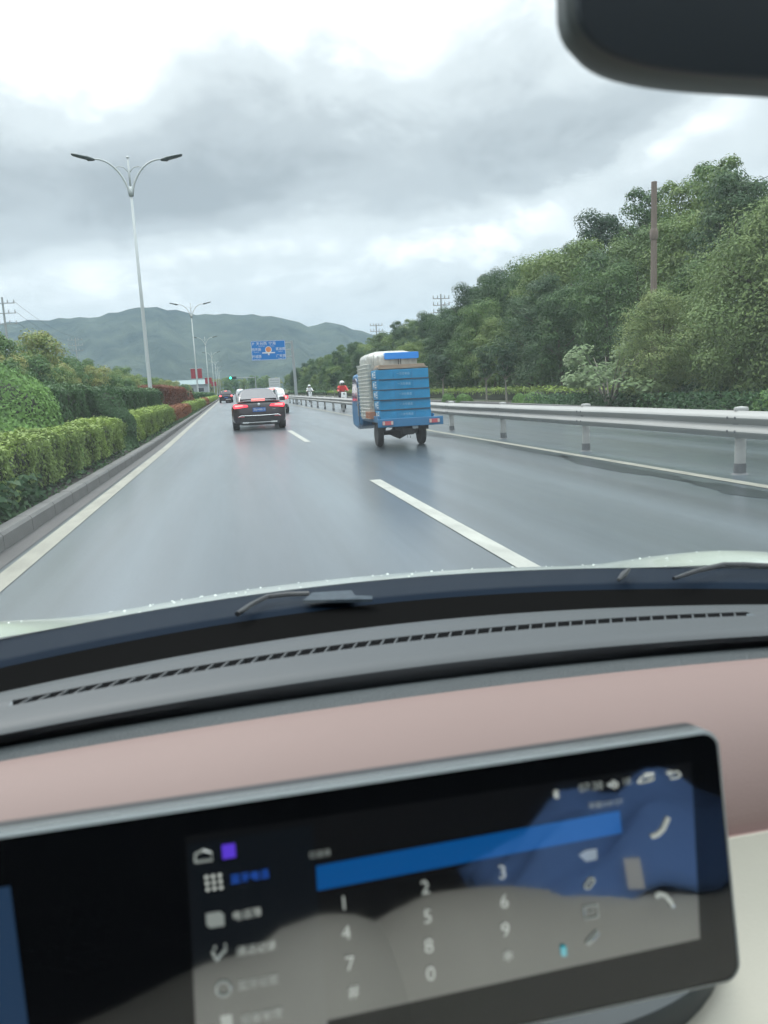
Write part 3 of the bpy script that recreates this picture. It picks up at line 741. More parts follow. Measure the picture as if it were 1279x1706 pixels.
for x, z, s_ in ((sx0 + .95, sz1 - .5, 'Tiantai West'), (sx0 + 1.92, sz1 - .5, 'Ninghai'), (sx0 + .46, scz - .13, 'Xihuan Rd'), (sx1 - .46, scz - .13, 'Keyun S.'), (sx0 + .46, sz0 + .13, 'Huancheng Rd'), (sx1 - .46, sz0 + .13, 'Guangan Rd')):
    put_text(mb, s_, .115, (x, YG - .066, z), EX, EZ, EN)
mb.box((scx, YG - .068, scz - .22), (1.15, .006, .1))
mb.disc_y((scx, YG - .066, scz + .05), .30, .006, 24, 'y'); mb.box((scx, YG - .067, scz - .32), (.14, .006, .22))
build('lettering', mb, M['plain_white'], pn, smooth=False)
mb = MB().disc_y((scx, YG - .073, scz + .07), .24, .006, 24, 'y'); build('roundabout_symbol', mb, M['sign_orange'], pn, smooth=False)

YW = 104.0
a_, b_ = aty(447, 630, YW), aty(467, 645, YW)
ws = thing('notice_sign', 'plain pale grey rectangular sign low beyond the white car', 'road sign', ((a_.x + b_.x) / 2, YW, gz(YW)))
mb = MB(); mb.prism(rrect(a_.x, b_.x, b_.z, a_.z, .05), YW - .04, YW, 'y'); build('panel', mb, M['sign_grey'], ws, smooth=False)
mb = MB()
for k in range(3): mb.box(((a_.x + b_.x) / 2, YW - .045, b_.z + (a_.z - b_.z) * (.25 + .25 * k)), ((b_.x - a_.x) * .8, .008, .07))
build('text_lines', mb, M['pole_grey'], ws, smooth=False)
for x in (a_.x + .2, b_.x - .2):
    mb = MB().tube([(x, YW + .04, gz(YW)), (x, YW + .04, a_.z - .1)], .04, 8); build('post', mb, M['pole_grey'], ws)

YT = 165.0
p_ = aty(427, 655, YT); a_ = aty(383, 630, YT); b_ = aty(425, 629, YT)
ts = thing('traffic_light', 'green traffic light on a long grey arm over the road', 'traffic light', (p_.x, YT, gz(YT)))
build('pole', MB().tube([(p_.x, YT, gz(YT)), (p_.x, YT, b_.z + .3)], [.14, .1], 10), M['pole_grey'], ts)
build('arm', MB().tube([(p_.x, YT, b_.z), (a_.x - .1, YT, b_.z + .25)], [.09, .05], 8), M['pole_grey'], ts)
hd = build('signal_head', MB().box((a_.x + .55, YT - .15, b_.z + .15), (1.5, .25, .55)), M['black_trim'], ts, bevel=.05)
for k in range(3):
    build('lens', MB().disc_y((a_.x + .08 + .46 * k, YT - .3, b_.z + .15), .24 if k == 0 else .17, .04, 16, 'y'), M['lamp_green'] if k == 0 else M['black_trim'], hd)

# ------------------------------------------------------------------ utility poles and wires
def utility_pole(label, x, y, zb, zt, arms, aw, r=.16, rz=0.0):
    t = thing('utility_pole', label, 'utility pole', (x, y, zb), rz)
    build('pole', MB().tube([(0, 0, 0), (0, 0, zt - zb)], [r, r * .7], 10), M['pole_grey'], t, local=True)
    for z in arms:
        a = build('crossarm', MB().box((0, -.12, z - zb), (aw * 2, .1, .12)), M['pole_grey'], t, local=True)
        for s in (-1, -.45, .45, 1):
            build('insulator', MB().tube([(s * aw * .94, -.12, z - zb + .06), (s * aw * .94, -.12, z - zb + .5)], [.09, .06], 8), M['pole_grey'], a, local=True)
    return t
utility_pole('grey utility pole with three crossarms at the left edge above the trees', -32.7, 130, 0.5, 18, (17.1, 15.6, 14.0), 1.75, .2)
utility_pole('faint far utility pole with three crossarms against the mountain', -36, 205, 1, 17.5, (17, 15.7, 14.4), 1.7, .2)
utility_pole('utility pole with crossarms standing above the trees beyond the blue tricycle', 33.8, 120, 4, 15.4, (14.7, 13.7, 12.6), 1.35, .17)
utility_pole('small far utility pole with crossarms on the tree skyline above the loaded tricycle', 31.0, 160, 4, 14.6, (14.2, 13.0), 1.3, .17)
t = thing('utility_pole', 'bare brown weathered pole standing among the trees on the right', 'utility pole', (16.4, 28, .4))
build('pole', MB().tube([(0, 0, -.4), (0, 0, 8.0)], [.14, .105], 14), M['pole_wood'], t, local=True)
build('collar', MB().disc_y((0, 0, 6.1), .15, .3, 14, 'z', [(.13, -.2), (.155, -.1), (.155, .1), (.125, .2)]), M['pole_wood'], t, local=True)
for k, (dx, dz) in enumerate(((0, 0), (-.9, -1.1), (.9, -1.1))):
    pts = [Vector((33.6 + dx, y, 13.7 + dz - 1.2 * (1 - ((y - 72) / 48.0) ** 2))) for y in np.linspace(24, 120, 25)]
    o = build('power_line', MB().tube(pts, .022, 5), M['wire'])
    tag(o, ['thin overhead wire above the right-hand trees, highest of the three', 'thin overhead wire above the right-hand trees, lower and left of the highest', 'thin overhead wire above the right-hand trees, lower and right of the highest'][k], 'wire', 'overhead wires above the trees')
for k, (dx, z) in enumerate(((1.6, 17.4), (1.6, 15.9), (1.6, 14.3))):
    pts = [Vector((-32.7 + dx - 3.3 * u, 130 + 75 * u, z - 2.0 * 4 * u * (1 - u) * .6)) for u in np.linspace(0, 1, 14)]
    tag(build('power_line', MB().tube(pts, .022, 5), M['wire']), ['top', 'middle', 'lowest'][k] + ' wire between the two utility poles on the far left', 'wire', 'wires between the left utility poles')

# ------------------------------------------------------------------ cars
def car_body(st, n=20):
    """st: rows of (y, half width, z bottom, z top, shoulder rounding)"""
    rings = []
    for (y, w, zb, zt, rd) in st:
        ring = []
        for k in range(n):
            a = 2 * math.pi * (k + .5) / n; ca, sa = math.cos(a), math.sin(a)
            ex = 2.0 / rd
            x = w * math.copysign(abs(ca) ** ex, ca); z = (zb + zt) / 2 + (zt - zb) / 2 * math.copysign(abs(sa) ** ex, sa)
            ring.append((x, y, z))
        rings.append(ring)
    return MB().rings(rings)
def wheel(parent, x, y, r=.33, w=.22, hub='rim'):
    q = build('wheel', MB().disc_y((x, y, r), r, w, 28, 'x'), M['rubber'], parent, local=True)
    s = math.copysign(1, x)
    build('rim', MB().disc_y((x + s * w * .5, y, r), r * .66, .03, 20, 'x'), M[hub], q, local=True)
def quad_panel(pts, th=.012):
    a, b, c, d = [Vector(p) for p in pts]; n = (b - a).cross(d - a).normalized() * th
    return MB().rings([[a - n * .5, b - n * .5, c - n * .5, d - n * .5], [a + n, b + n, c + n, d + n]])

# dark sedan
sd = thing('sedan', 'dark sedan seen from behind with its brake lights on', 'car', (0.98, 26.75, gz(26)))
B = car_body([(0.02, .70, .34, .86, 5), (0.10, .88, .20, .97, 5), (.35, .925, .16, 1.0, 4.5), (.8, .93, .15, 1.0, 4.2), (2.2, .92, .18, .98, 4.2), (3.6, .91, .18, .95, 4), (4.3, .88, .2, .86, 4), (4.65, .78, .25, .72, 4), (4.75, .6, .32, .6, 3)], 28)
build('body', B, M['black_paint'], sd, local=True)
C = car_body([(.42, .68, .80, .99, 6), (.75, .70, .8, 1.16, 5), (1.15, .67, .8, 1.32, 3.6), (1.55, .66, .8, 1.41, 3.2), (2.2, .66, .8, 1.44, 3.2), (2.8, .66, .8, 1.38, 3.4), (3.3, .70, .8, 1.18, 5), (3.7, .72, .8, .96, 6)], 24)
cb = build('cabin', C, M['black_paint'], sd, local=True)
build('rear_window', quad_panel([(-.63, .52, 1.035), (.63, .52, 1.035), (.47, 1.30, 1.365), (-.47, 1.30, 1.365)], .03), mat('sedan_rear_glass', (0.05, 0.05, 0.06), 0.2, spec=0.6), cb, local=True)
for s in (-1, 1):
    build('side_window', MB().prism([(.9, 1.02), (1.3, 1.33), (2.4, 1.37), (3.2, 1.05)], s * .66, s * .725, 'x'), M['car_glass'], cb, local=True)
    build('quarter_glass', MB().box((s * .67, .9, 1.08), (.02, .2, .1)), M['car_glass'], cb, local=True)
    L_ = build('tail_light', MB().prism([(s * .36, .80), (s * .84, .755), (s * .875, .83), (s * .84, .90), (s * .40, .865)], -.005, .16, 'y'), M['red_lamp'], sd, local=True, bevel=.012)
    build('lit_element', MB().prism([(s * .52, .835), (s * .80, .815), (s * .82, .865), (s * .55, .87)], -.022, 0.0, 'y'), M['brake_lamp'], L_, local=True)
    mr_ = build('mirror', MB().box((s * 1.0, 2.95, 1.02), (.22, .1, .15)), M['black_paint'], sd, local=True, bevel=.03)
    build('exhaust', MB().prism(rrect(s * .48 - .11, s * .48 + .11, .245, .295, .02), -.005, .2, 'y'), M['chrome'], sd, local=True)
    build('reflector', MB().box((s * .62, .012, .47), (.22, .02, .035)), M['lens_red'], sd, local=True)
    for y in (.85, 3.75): wheel(sd, s * .80, y)
build('brake_strip', MB().box((0, .50, 1.045), (.46, .05, .028)), M['brake_lamp'], cb, local=True)
build('trunk_lip', MB().prism([(.04, .955), (.30, .985), (.30, 1.005), (.02, .985)], -.72, .72, 'x'), M['black_paint'], sd, local=True, bevel=.008)
mb = MB(); pts = [(-.70, .0, .475), (-.62, -.01, .51), (-.4, -.012, .505), (0, -.015, .50), (.4, -.012, .505), (.62, -.01, .51), (.70, .0, .475)]
build('chrome_strip', MB().tube(pts, .014, 8), M['chrome'], sd, local=True)
build('diffuser', MB().prism(rrect(-.66, .66, .2, .44, .06), -.002, .15, 'y'), M['black_trim'], sd, local=True)
build('lower_trim', MB().box((0, -.006, .27), (.78, .02, .022)), M['chrome'], sd, local=True)
pl = build('number_plate', MB().prism(rrect(-.22, .22, .625, .765, .015), -.022, .1, 'y'), M['plate_blue'], sd, local=True, smooth=False)
mb = MB(); put_text(mb, '浙J·M8813', .095, (0, -.026, .695), EX, EZ, EN); build('plate_lettering', mb, M['plain_white'], pl, local=True, smooth=False)
mb = MB().disc_y((0, -.012, .865), .05, .015, 20, 'y'); build('round_badge', mb, M['chrome'], sd, local=True)
mb = MB(); put_text(mb, 'AMG', .05, (.5, -.005, .70), EX, EZ, EN); build('badge_lettering', mb, M['chrome'], sd, local=True, smooth=False)

def hatch(name, label, loc, paint, lit=True, h=1.62, w=.9, rz=0.0, lampmat='brake_lamp', group=None):
    t = thing(name, label, 'car', loc, rz, group)
    build('body', car_body([(0.0, .72 * w / .9, .36, .92, 5), (.1, .86 * w / .9, .25, 1.0, 5), (.5, w, .22, 1.02, 4.5), (2.2, w, .2, 1.0, 4.2), (3.6, w * .98, .2, .98, 4), (4.2, w * .9, .24, .8, 4), (4.4, w * .7, .3, .66, 3)], 24), paint, t, local=True)
    cb = build('cabin', car_body([(.10, .70, .85, 1.0, 6), (.22, .70, .85, h * .83, 5), (.42, .68, .85, h * .97, 4.5), (.9, .67, .85, h, 4), (2.2, .67, .85, h * .985, 4), (3.0, .70, .85, 1.3, 5), (3.5, .72, .85, 1.0, 6)], 22), paint, t, local=True)
    build('rear_window', quad_panel([(-.60, .165, 1.06), (.60, .165, 1.06), (.54, .40, h * .92), (-.54, .40, h * .92)], .03), M['car_glass'], cb, local=True)
    build('brake_strip', MB().box((0, .36, h * .955), (.34, .06, .04)), M[lampmat] if lit else M['lens_red'], cb, local=True)
    for s in (-1, 1):
        build('side_window', MB().prism([(.5, 1.06), (.62, h * .90), (2.3, h * .92), (3.0, 1.08)], s * .665, s * .725, 'x'), M['car_glass'], cb, local=True)
        L_ = build('tail_light', MB().prism(rrect(s * .72 - .13, s * .72 + .13, .82, 1.0, .04), -.02, .2, 'y'), M['red_lamp'], t, local=True)
        if lit: build('lit_element', MB().disc_y((s * .72, -.03, .91), .075, .03, 14, 'y'), M[lampmat], L_, local=True)
        build('mirror', MB().box((s * (w + .09), 2.75, 1.05), (.2, .1, .15)), M['black_trim'], t, local=True, bevel=.03)
        for y in (.8, 3.5): wheel(t, s * (w - .11), y)
    build('bumper', MB().prism(rrect(-.8, .8, .3, .52, .06), -.03, .2, 'y'), M['black_trim'] if paint is not M['black_paint'] else M['black_paint'], t, local=True)
    pl = build('number_plate', MB().prism(rrect(-.22, .22, .62, .76, .015), -.03, .1, 'y'), M['plate_blue'], t, local=True, smooth=False)
    return t
q = aty(377, 668, 105); hatch('hatchback', 'small dark hatchback far ahead with brake lights on beside the left edge line', (q.x, 105, gz(105)), M['black_paint'])
q = aty(463, 668, 46); hatch('suv', 'white car partly hidden behind the dark sedan with a lit tail light', (2.42, 44, gz(44)), M['white_paint'], h=1.48)
q = aty(398, 662, 150); hatch('van', 'tiny distant white car between the dark hatchback and the sedan roof', (q.x + .3, 150, gz(150)), M['white_paint'], h=1.9)

# ------------------------------------------------------------------ loaded cargo tricycle
TX, TY = 3.50, 15.35
tk = thing('cargo_tricycle', 'blue motor cargo tricycle loaded high with boxes in the right lane', 'cargo tricycle', (TX, TY, 0))
def tl(v): return v
mb = MB(); mb.box((0, 1.0, .545), (1.14, 2.0, .05)); build('bed', mb, M['truck_blue'], tk, local=True, bevel=.008)
for s in (-1, 1):
    mb = MB().box((s * .575, 1.0, .60), (.03, 2.0, .12)); build('side_rail', mb, M['truck_blue'], tk, local=True, bevel=.006)
mb = MB().box((.08, -.03, .515), (1.36, .05, .17)); tb = build('tail_beam', mb, M['truck_blue'], tk, local=True, bevel=.01)
for x in (-.40, .57):
    lm_ = build('tail_light', MB().prism(rrect(x - .11, x + .11, .475, .555, .02), -.075, -.052, 'y'), M['lens_red'], tb, local=True)
    for dx in (-.085, .085): build('lens_end', MB().box((x + dx, -.079, .515), (.04, .01, .07)), mat('lens_pale', (.6, .5, .45), .3), lm_, local=True)
mb = MB(); mb.box((-.32, 1.0, .47), (.06, 2.0, .1)); mb.box((.32, 1.0, .47), (.06, 2.0, .1)); build('chassis', mb, M['undercarriage'], tk, local=True)
mb = MB(); mb.tube([(-.46, .75, .28), (-.2, .75, .28), (-.13, .75, .28), (0, .75, .28), (.13, .75, .28), (.2, .75, .28), (.46, .75, .28)], [.05, .05, .09, .15, .09, .05, .05], 14); build('rear_axle', mb, M['undercarriage'], tk, local=True)
mb = MB(); mb.box((-.02, .25, .40), (.42, .25, .12)); mb.box((.05, .2, .32), (.26, .2, .14)); build('tool_box', mb, M['undercarriage'], tk, local=True, bevel=.02)
mb = MB(); mb.prism(rrect(.13, .25, .375, .43, .01), .03, .05, 'y'); mb.box((.13, .05, .46), (.05, .02, .07)); build('white_tag', mb, M['plain_white'], tk, local=True)
mb = MB(); mb.tube([(.04, .15, .3), (.045, .14, .19)], .006, 5); mb.tube([(.08, .15, .3), (.1, .13, .18)], .006, 5); build('hanging_strap', mb, M['wire'], tk, local=True)
for x in (-.44, .48):
    q = build('wheel', MB().disc_y((x, .75, .25), .25, .125, 30, 'x', [(.18, -.06), (.23, -.062), (.25, -.04), (.25, .04), (.23, .062), (.18, .06)]), M['rubber'], tk, local=True)
    build('rim', MB().disc_y((x, .75, .25), .2, .11, 20, 'x', [(.175, -.055), (.16, -.02), (.05, -.03), (.05, .03), (.16, .02), (.19, .055)]), M['rim'], q, local=True)
    build('leaf_spring', MB().tube([(x * .82, .25, .45), (x * .82, .75, .36), (x * .82, 1.25, .45)], .03, 6), M['undercarriage'], tk, local=True)
    build('mudflap', MB().box((x, .40, .42), (.16, .012, .18)), M['rubber'], tk, local=True)
q = build('wheel', MB().disc_y((0, 2.95, .275), .275, .11, 26, 'x'), M['rubber'], tk, local=True)
build('front_fork', MB().tube([(0, 2.95, .3), (0, 2.8, .9)], .05, 8), M['undercarriage'], tk, local=True)
# cab: curved blue shell in front of the bed
sec = [(2.08, .40), (2.02, .75), (2.05, 1.2), (2.12, 1.5), (2.3, 1.58), (2.9, 1.56), (3.15, 1.2), (3.25, .75), (3.2, .36), (2.6, .30)]
cab = build('cab', MB().prism(sec, -.60, .56, 'x'), M['truck_blue'], tk, local=True, bevel=.07)
build('side_window', MB().prism([(2.18, .95), (2.2, 1.38), (2.36, 1.48), (2.78, 1.46), (2.95, 1.1), (2.9, .95)], -.625, -.59, 'x'), M['truck_glass'], cab, local=True, bevel=.03)
build('door_line', MB().prism([(2.15, .42), (2.17, .9), (2.19, .9), (2.17, .42)], -.612, -.59, 'x'), M['black_trim'], cab, local=True)
build('door_handle', MB().box((-.615, 2.28, .86), (.03, .12, .03)), M['chrome'], cab, local=True)
build('grab_bar', MB().tube([(-.64, 2.06, .62), (-.645, 2.03, .95), (-.635, 2.06, 1.25)], .012, 6), M['galv'], cab, local=True)
build('back_window', MB().prism(rrect(-.4, .4, 1.05, 1.4, .05), 2.03, 2.055, 'y'), M['truck_glass'], cab, local=True)
# load
pos_words = ['lowest', 'second from the bottom', 'middle', 'second from the top', 'topmost']
def T(x, y, z): return (TX + x, TY + y, z)
for k in range(5):
    z0 = .575 + k * .203; jx = [0, -.006, -.018, -.03, -.042][k]; jy = random.uniform(-.01, .01)
    cx0, cx1 = -.535 + jx, .53 + jx * .6
    c = thing('carton', f'blue film-wrapped carton, {pos_words[k]} of the five stacked on the tricycle tail', 'carton', T(0, .3, z0), 0, 'blue cartons stacked on the tricycle tail')
    mb = MB().prism(rrect(cx0, cx1, .0, .192, .018, 3), -.28 + jy, .27, 'y')
    mb2 = build('box', mb, M['carton_blue'], c, local=True, bevel=.006)
    for x in (-.18, .2): build('tape_seam', MB().box((x + jx, -.2855 + jy, .096), (.006, .006, .17)), M['carton_side'], mb2, local=True)
    mb = MB(); put_text(mb, '一次性餐盒', .055, (.02 + jx, -.289 + jy, .1), EX, EZ, EN); build('lettering', mb, M['ui_teal'] if False else mat('faded_print', (.30, .50, .66), .6), mb2, local=True, smooth=False)
    mb = MB()
    for z in (.05, .1, .15): mb.box((cx0 - .003, -.12, z), (.006, .1 + .05 * random.random(), .022))
    mb.disc_y((cx0 - .004, .06, .1), .05, .006, 14, 'x'); build('side_label', mb, M['plain_white'], mb2, local=True)
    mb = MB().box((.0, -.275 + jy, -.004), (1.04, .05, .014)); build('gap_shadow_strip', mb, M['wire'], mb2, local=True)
c = thing('cardboard_stack', 'flat brown cardboard sheets lying on the topmost blue carton', 'cardboard', T(0, .3, 1.592))
mb = MB()
for k in range(4): mb.box((-.03 + random.uniform(-.015, .015), .0 + random.uniform(-.02, .02), .012 + k * .021), (1.02 - k * .03, .52, .018), rz=random.uniform(-.02, .02))
build('sheets', mb, M['cardboard'], c, local=True)
# tall stretch-wrapped stack
c = thing('wrapped_stack', 'tall pile of pale goods in clear stretch film in front of the blue cartons', 'wrapped goods', T(-.06, 1.25, .575))
rings = []
for i in range(37):
    t_ = i / 36.0; zz = t_ * 1.41
    ring = []
    for k in range(96):
        a = 2 * math.pi * k / 96; ca, sa = math.cos(a), math.sin(a); p_ = 0.30
        hw = .565 - .04 * t_; hl = .66
        if t_ > .86: f_ = 1 - .42 * ((t_ - .86) / .14) ** 3.6; hw *= f_; hl *= f_
        x = hw * math.copysign(abs(ca) ** p_, ca); y = hl * math.copysign(abs(sa) ** p_, sa)
        wv = .016 * math.sin(k * 3.9) + .010 * math.sin(k * 7.7 + 1.3 * math.sin(t_ * 9)) + .007 * math.sin(t_ * 23 + 2 * math.sin(k * .7)) + .006 * math.sin(t_ * 61 + k)
        ring.append((x * (1 + wv) - .02 * t_, y * (1 + wv), zz))
    rings.append(ring)
build('film', MB().rings(rings), M['film'], c, local=True)
mb = MB()
for j in range(6):
    for i in range(15):
        mb.disc_y((-.50 - .004 * i * .6, -.52 + j * .205, .05 + i * .076), .1, .07, 10, 'z', [(.062, -.036), (.085, .02), (.09, .03), (.085, .034)])
build('cup_column', mb, M['film_clear'], c, local=True)
c = thing('blue_box', 'bright blue box strapped high on top of the wrapped load', 'box', T(.08, .57, 1.80), 0)
mb = MB().prism(rrect(-.36, .36, .0, .135, .02), -.06, .3, 'y'); bb_ = build('box', mb, M['bright_blue'], c, local=True, bevel=.008)
mb = MB().tube([(-.08, -.07, 0.0), (-.075, -.06, -.12)], .008, 5); mb.tube([(-.03, -.07, 0.0), (-.03, -.06, -.12)], .008, 5); build('strap', mb, M['black_trim'], c, local=True)
c = thing('plastic_crate', 'low orange slatted crate on the left edge of the tricycle bed', 'crate', T(-.6, .75, .60))
mb = MB(); mb.box((0, 0, .01), (.1, .62, .02)); mb.box((0, 0, .13), (.1, .62, .02))
for k in range(7): mb.box((0, -.29 + k * .097, .07), (.1, .035, .11))
build('slats', mb, M['crate_orange'], c, local=True)

# ------------------------------------------------------------------ riders in the side lane
def rider(label_p, label_s, x, y, cloth, helm):
    g = gz(y); s = thing('scooter', label_s, 'scooter', (x, y, g))
    for yy in (-.55, .6): build('wheel', MB().disc_y((0, yy, .23), .23, .1, 22, 'x'), M['rubber'], s, local=True)
    mb = MB().rings([[(-w, yy, z0), (w, yy, z0), (w * .8, yy, z1), (-w * .8, yy, z1)] for yy, w, z0, z1 in ((-.55, .1, .45, .62), (-.42, .2, .3, .98), (-.34, .2, .25, 1.0), (-.25, .17, .24, .34), (.1, .17, .24, .36), (.2, .18, .26, .72), (.75, .15, .4, .78), (.85, .06, .5, .68))])
    build('fairing', mb, M['white_paint'], s, local=True, bevel=.03)
    build('seat', MB().box((0, .42, .79), (.26, .6, .08)), M['black_trim'], s, local=True, bevel=.03)
    build('handlebar', MB().tube([(-.34, -.3, 1.05), (-.2, -.38, 1.04), (0, -.4, 1.0), (.2, -.38, 1.04), (.34, -.3, 1.05)], .018, 8), M['black_trim'], s, local=True)
    build('headlight', MB().disc_y((0, -.47, .9), .07, .06, 16, 'y'), M['chrome'], s, local=True)
    for sx in (-1, 1): build('mirror', MB().box((sx * .33, -.34, 1.2), (.12, .03, .08)), M['black_trim'], s, local=True)
    p = thing('person', label_p, 'person', (x, y, g))
    V = [(0, .3, .88), (0, .26, 1.05), (0, .2, 1.28), (0, .17, 1.38), (0, .14, 1.5), (0, .13, 1.6)]; E_ = [(0, 1), (1, 2), (2, 3), (3, 4), (4, 5)]
    Rr = [.15, .15, .17, .06, .095, .06]
    for sx in (-1, 1):
        b = len(V); V += [(sx * .19, .2, 1.31), (sx * .28, .02, 1.1), (sx * .3, -.24, 1.07), (sx * .3, -.31, 1.07)]; E_ += [(2, b), (b, b + 1), (b + 1, b + 2), (b + 2, b + 3)]; Rr += [.075, .055, .042, .035]
        for k in range(5):
            V += [(sx * (.3 + (k - 2) * .019), -.36 + .012 * abs(k - 2), 1.065 - .012 * (k == 4)), (sx * (.3 + (k - 2) * .02), -.375, 1.03)]; E_ += [(b + 3, len(V) - 2), (len(V) - 2, len(V) - 1)]; Rr += [.009, .008]
        b = len(V); V += [(sx * .1, .28, .86), (sx * .17, -.12, .84), (sx * .15, -.06, .42), (sx * .15, -.16, .37)]; E_ += [(0, b), (b, b + 1), (b + 1, b + 2), (b + 2, b + 3)]; Rr += [.1, .075, .05, .045]
    link('body', skin_mesh('body', V, E_, Rr), M['skin'], p, local=True)
    V = [(0, .31, .86), (0, .26, 1.05), (0, .2, 1.27), (0, .18, 1.36)]; E_ = [(0, 1), (1, 2), (2, 3)]; Rr = [.18, .18, .195, .1]
    for sx in (-1, 1):
        b = len(V); V += [(sx * .19, .2, 1.31), (sx * .28, .02, 1.1), (sx * .3, -.25, 1.07)]; E_ += [(2, b), (b, b + 1), (b + 1, b + 2)]; Rr += [.105, .085, .065]
    link('jacket', skin_mesh('jacket', V, E_, Rr), cloth, p, local=True)
    V = [(0, .32, .86)]; E_ = []; Rr = [.17]
    for sx in (-1, 1):
        b = len(V); V += [(sx * .11, .26, .86), (sx * .17, -.13, .85), (sx * .15, -.06, .42)]; E_ += [(0, b), (b, b + 1), (b + 1, b + 2)]; Rr += [.12, .1, .075]
    link('trousers', skin_mesh('trousers', V, E_, Rr), M['dark_cloth'], p, local=True)
    mb = MB().disc_y((0, .14, 1.54), .15, .3, 22, 'z', [(.12, -.07), (.145, -.02), (.148, .04), (.12, .1), (.07, .135), (.01, .148)])
    hm = build('helmet', mb, helm, p, local=True)
    build('visor', MB().prism(rrect(-.11, .11, 1.45, 1.545, .03), .0, .06, 'y'), M['car_glass'], hm, local=True)
    mb = MB(); mb.tube([(0, .035, 1.5), (0, .02, 1.475), (0, .035, 1.465)], [.01, .016, .01], 6); build('nose', mb, M['skin'], p, local=True)
    for sx in (-1, 1):
        build('shoe', MB().box((sx * .15, -.17, .36), (.1, .27, .09)), M['black_trim'], p, local=True, bevel=.03)
q = aty(571, 655, 47)
rider('scooter rider in a red jacket and white helmet beyond the guardrail', 'white scooter under the rider in red beyond the guardrail', q.x, 47, M['red_cloth'], M['plain_white'])
q = aty(516, 656, 76)
rider('distant scooter rider all in white beyond the guardrail', 'distant white scooter under the rider in white', q.x, 76, M['white_cloth'], M['plain_white'])

# ------------------------------------------------------------------ median hedges
H = hedge
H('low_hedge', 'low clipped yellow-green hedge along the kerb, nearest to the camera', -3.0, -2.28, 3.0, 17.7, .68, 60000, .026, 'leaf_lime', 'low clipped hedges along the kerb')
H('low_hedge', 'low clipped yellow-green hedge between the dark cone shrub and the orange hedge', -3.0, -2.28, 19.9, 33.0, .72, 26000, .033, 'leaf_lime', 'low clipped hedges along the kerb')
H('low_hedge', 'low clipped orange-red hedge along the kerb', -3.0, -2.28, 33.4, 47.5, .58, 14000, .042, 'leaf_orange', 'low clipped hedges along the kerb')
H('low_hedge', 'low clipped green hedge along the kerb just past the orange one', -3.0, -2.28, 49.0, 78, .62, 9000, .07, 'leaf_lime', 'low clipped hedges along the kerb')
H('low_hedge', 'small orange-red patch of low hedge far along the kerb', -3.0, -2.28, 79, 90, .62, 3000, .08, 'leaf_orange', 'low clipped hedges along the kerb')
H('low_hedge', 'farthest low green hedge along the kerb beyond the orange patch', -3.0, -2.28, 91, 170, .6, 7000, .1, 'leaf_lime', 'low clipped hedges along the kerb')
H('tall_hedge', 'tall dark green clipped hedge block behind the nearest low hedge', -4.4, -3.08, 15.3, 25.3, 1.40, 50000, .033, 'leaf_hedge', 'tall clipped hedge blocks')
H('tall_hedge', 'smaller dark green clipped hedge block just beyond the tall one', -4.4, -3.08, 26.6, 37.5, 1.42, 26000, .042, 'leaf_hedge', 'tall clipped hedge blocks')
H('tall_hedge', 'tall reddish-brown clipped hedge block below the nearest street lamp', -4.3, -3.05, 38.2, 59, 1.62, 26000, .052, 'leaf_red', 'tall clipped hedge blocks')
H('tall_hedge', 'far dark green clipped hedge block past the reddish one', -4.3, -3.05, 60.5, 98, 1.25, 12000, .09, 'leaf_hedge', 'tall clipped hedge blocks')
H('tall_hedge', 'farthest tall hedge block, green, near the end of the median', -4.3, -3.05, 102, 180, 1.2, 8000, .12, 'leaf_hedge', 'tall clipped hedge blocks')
clipped_shrub('cone_shrub', 'big bright green conical shrub at the left edge behind the low hedge', (-3.32, 12.4, .14), .98, 1.72, 30000, .03, 'leaf_cone', 'cone', 'conical shrubs in the median')
clipped_shrub('cone_shrub', 'bright green conical shrub cut off by the left edge', (-3.55, 10.2, .14), .95, 1.72, 26000, .03, 'leaf_cone', 'cone', 'conical shrubs in the median')
clipped_shrub('cone_shrub', 'dark green tapered shrub in the gap between two low hedges', (-2.78, 19.0, .14), .56, 1.5, 15000, .03, 'leaf_hedge', 'cone', 'conical shrubs in the median')
clipped_shrub('cone_shrub', 'slim dark tapered shrub at the end of the red hedge', (-2.95, 60.0, .3), .5, 1.6, 2500, .07, 'leaf_red', 'cone', 'conical shrubs in the median')
# leafy edging plants in the shade below the nearest hedge
n = 2600; c = np.stack([RNG.uniform(-2.62, -2.16, n), RNG.uniform(3.5, 9.4, n), .14 + RNG.random(n) ** 1.5 * .34], 1)
tag(link('ground_cover', leaves_mesh('ground_cover', c, unit(n) * .7 + np.array([.3, -.2, .8]), .05 * RNG.uniform(.7, 1.5, n)), M['leaf_ground'], smooth=False), 'dark leafy ground cover at the foot of the nearest low hedge', 'ground cover', kind='stuff')
n = 9000; c = np.stack([RNG.uniform(-3.1, -2.12, n), RNG.uniform(3.5, 60, n), .12 + RNG.random(n) ** 2 * .16], 1); c[:, 2] += np.array([gz(y) for y in c[:, 1]])
tag(link('weeds', leaves_mesh('weeds', c, unit(n) * .7 + np.array([.2, -.2, .8]), .03 * RNG.uniform(.7, 1.5, n)), M['leaf_hedge'], smooth=False), 'short weeds on the soil behind the kerb', 'weeds', kind='stuff')

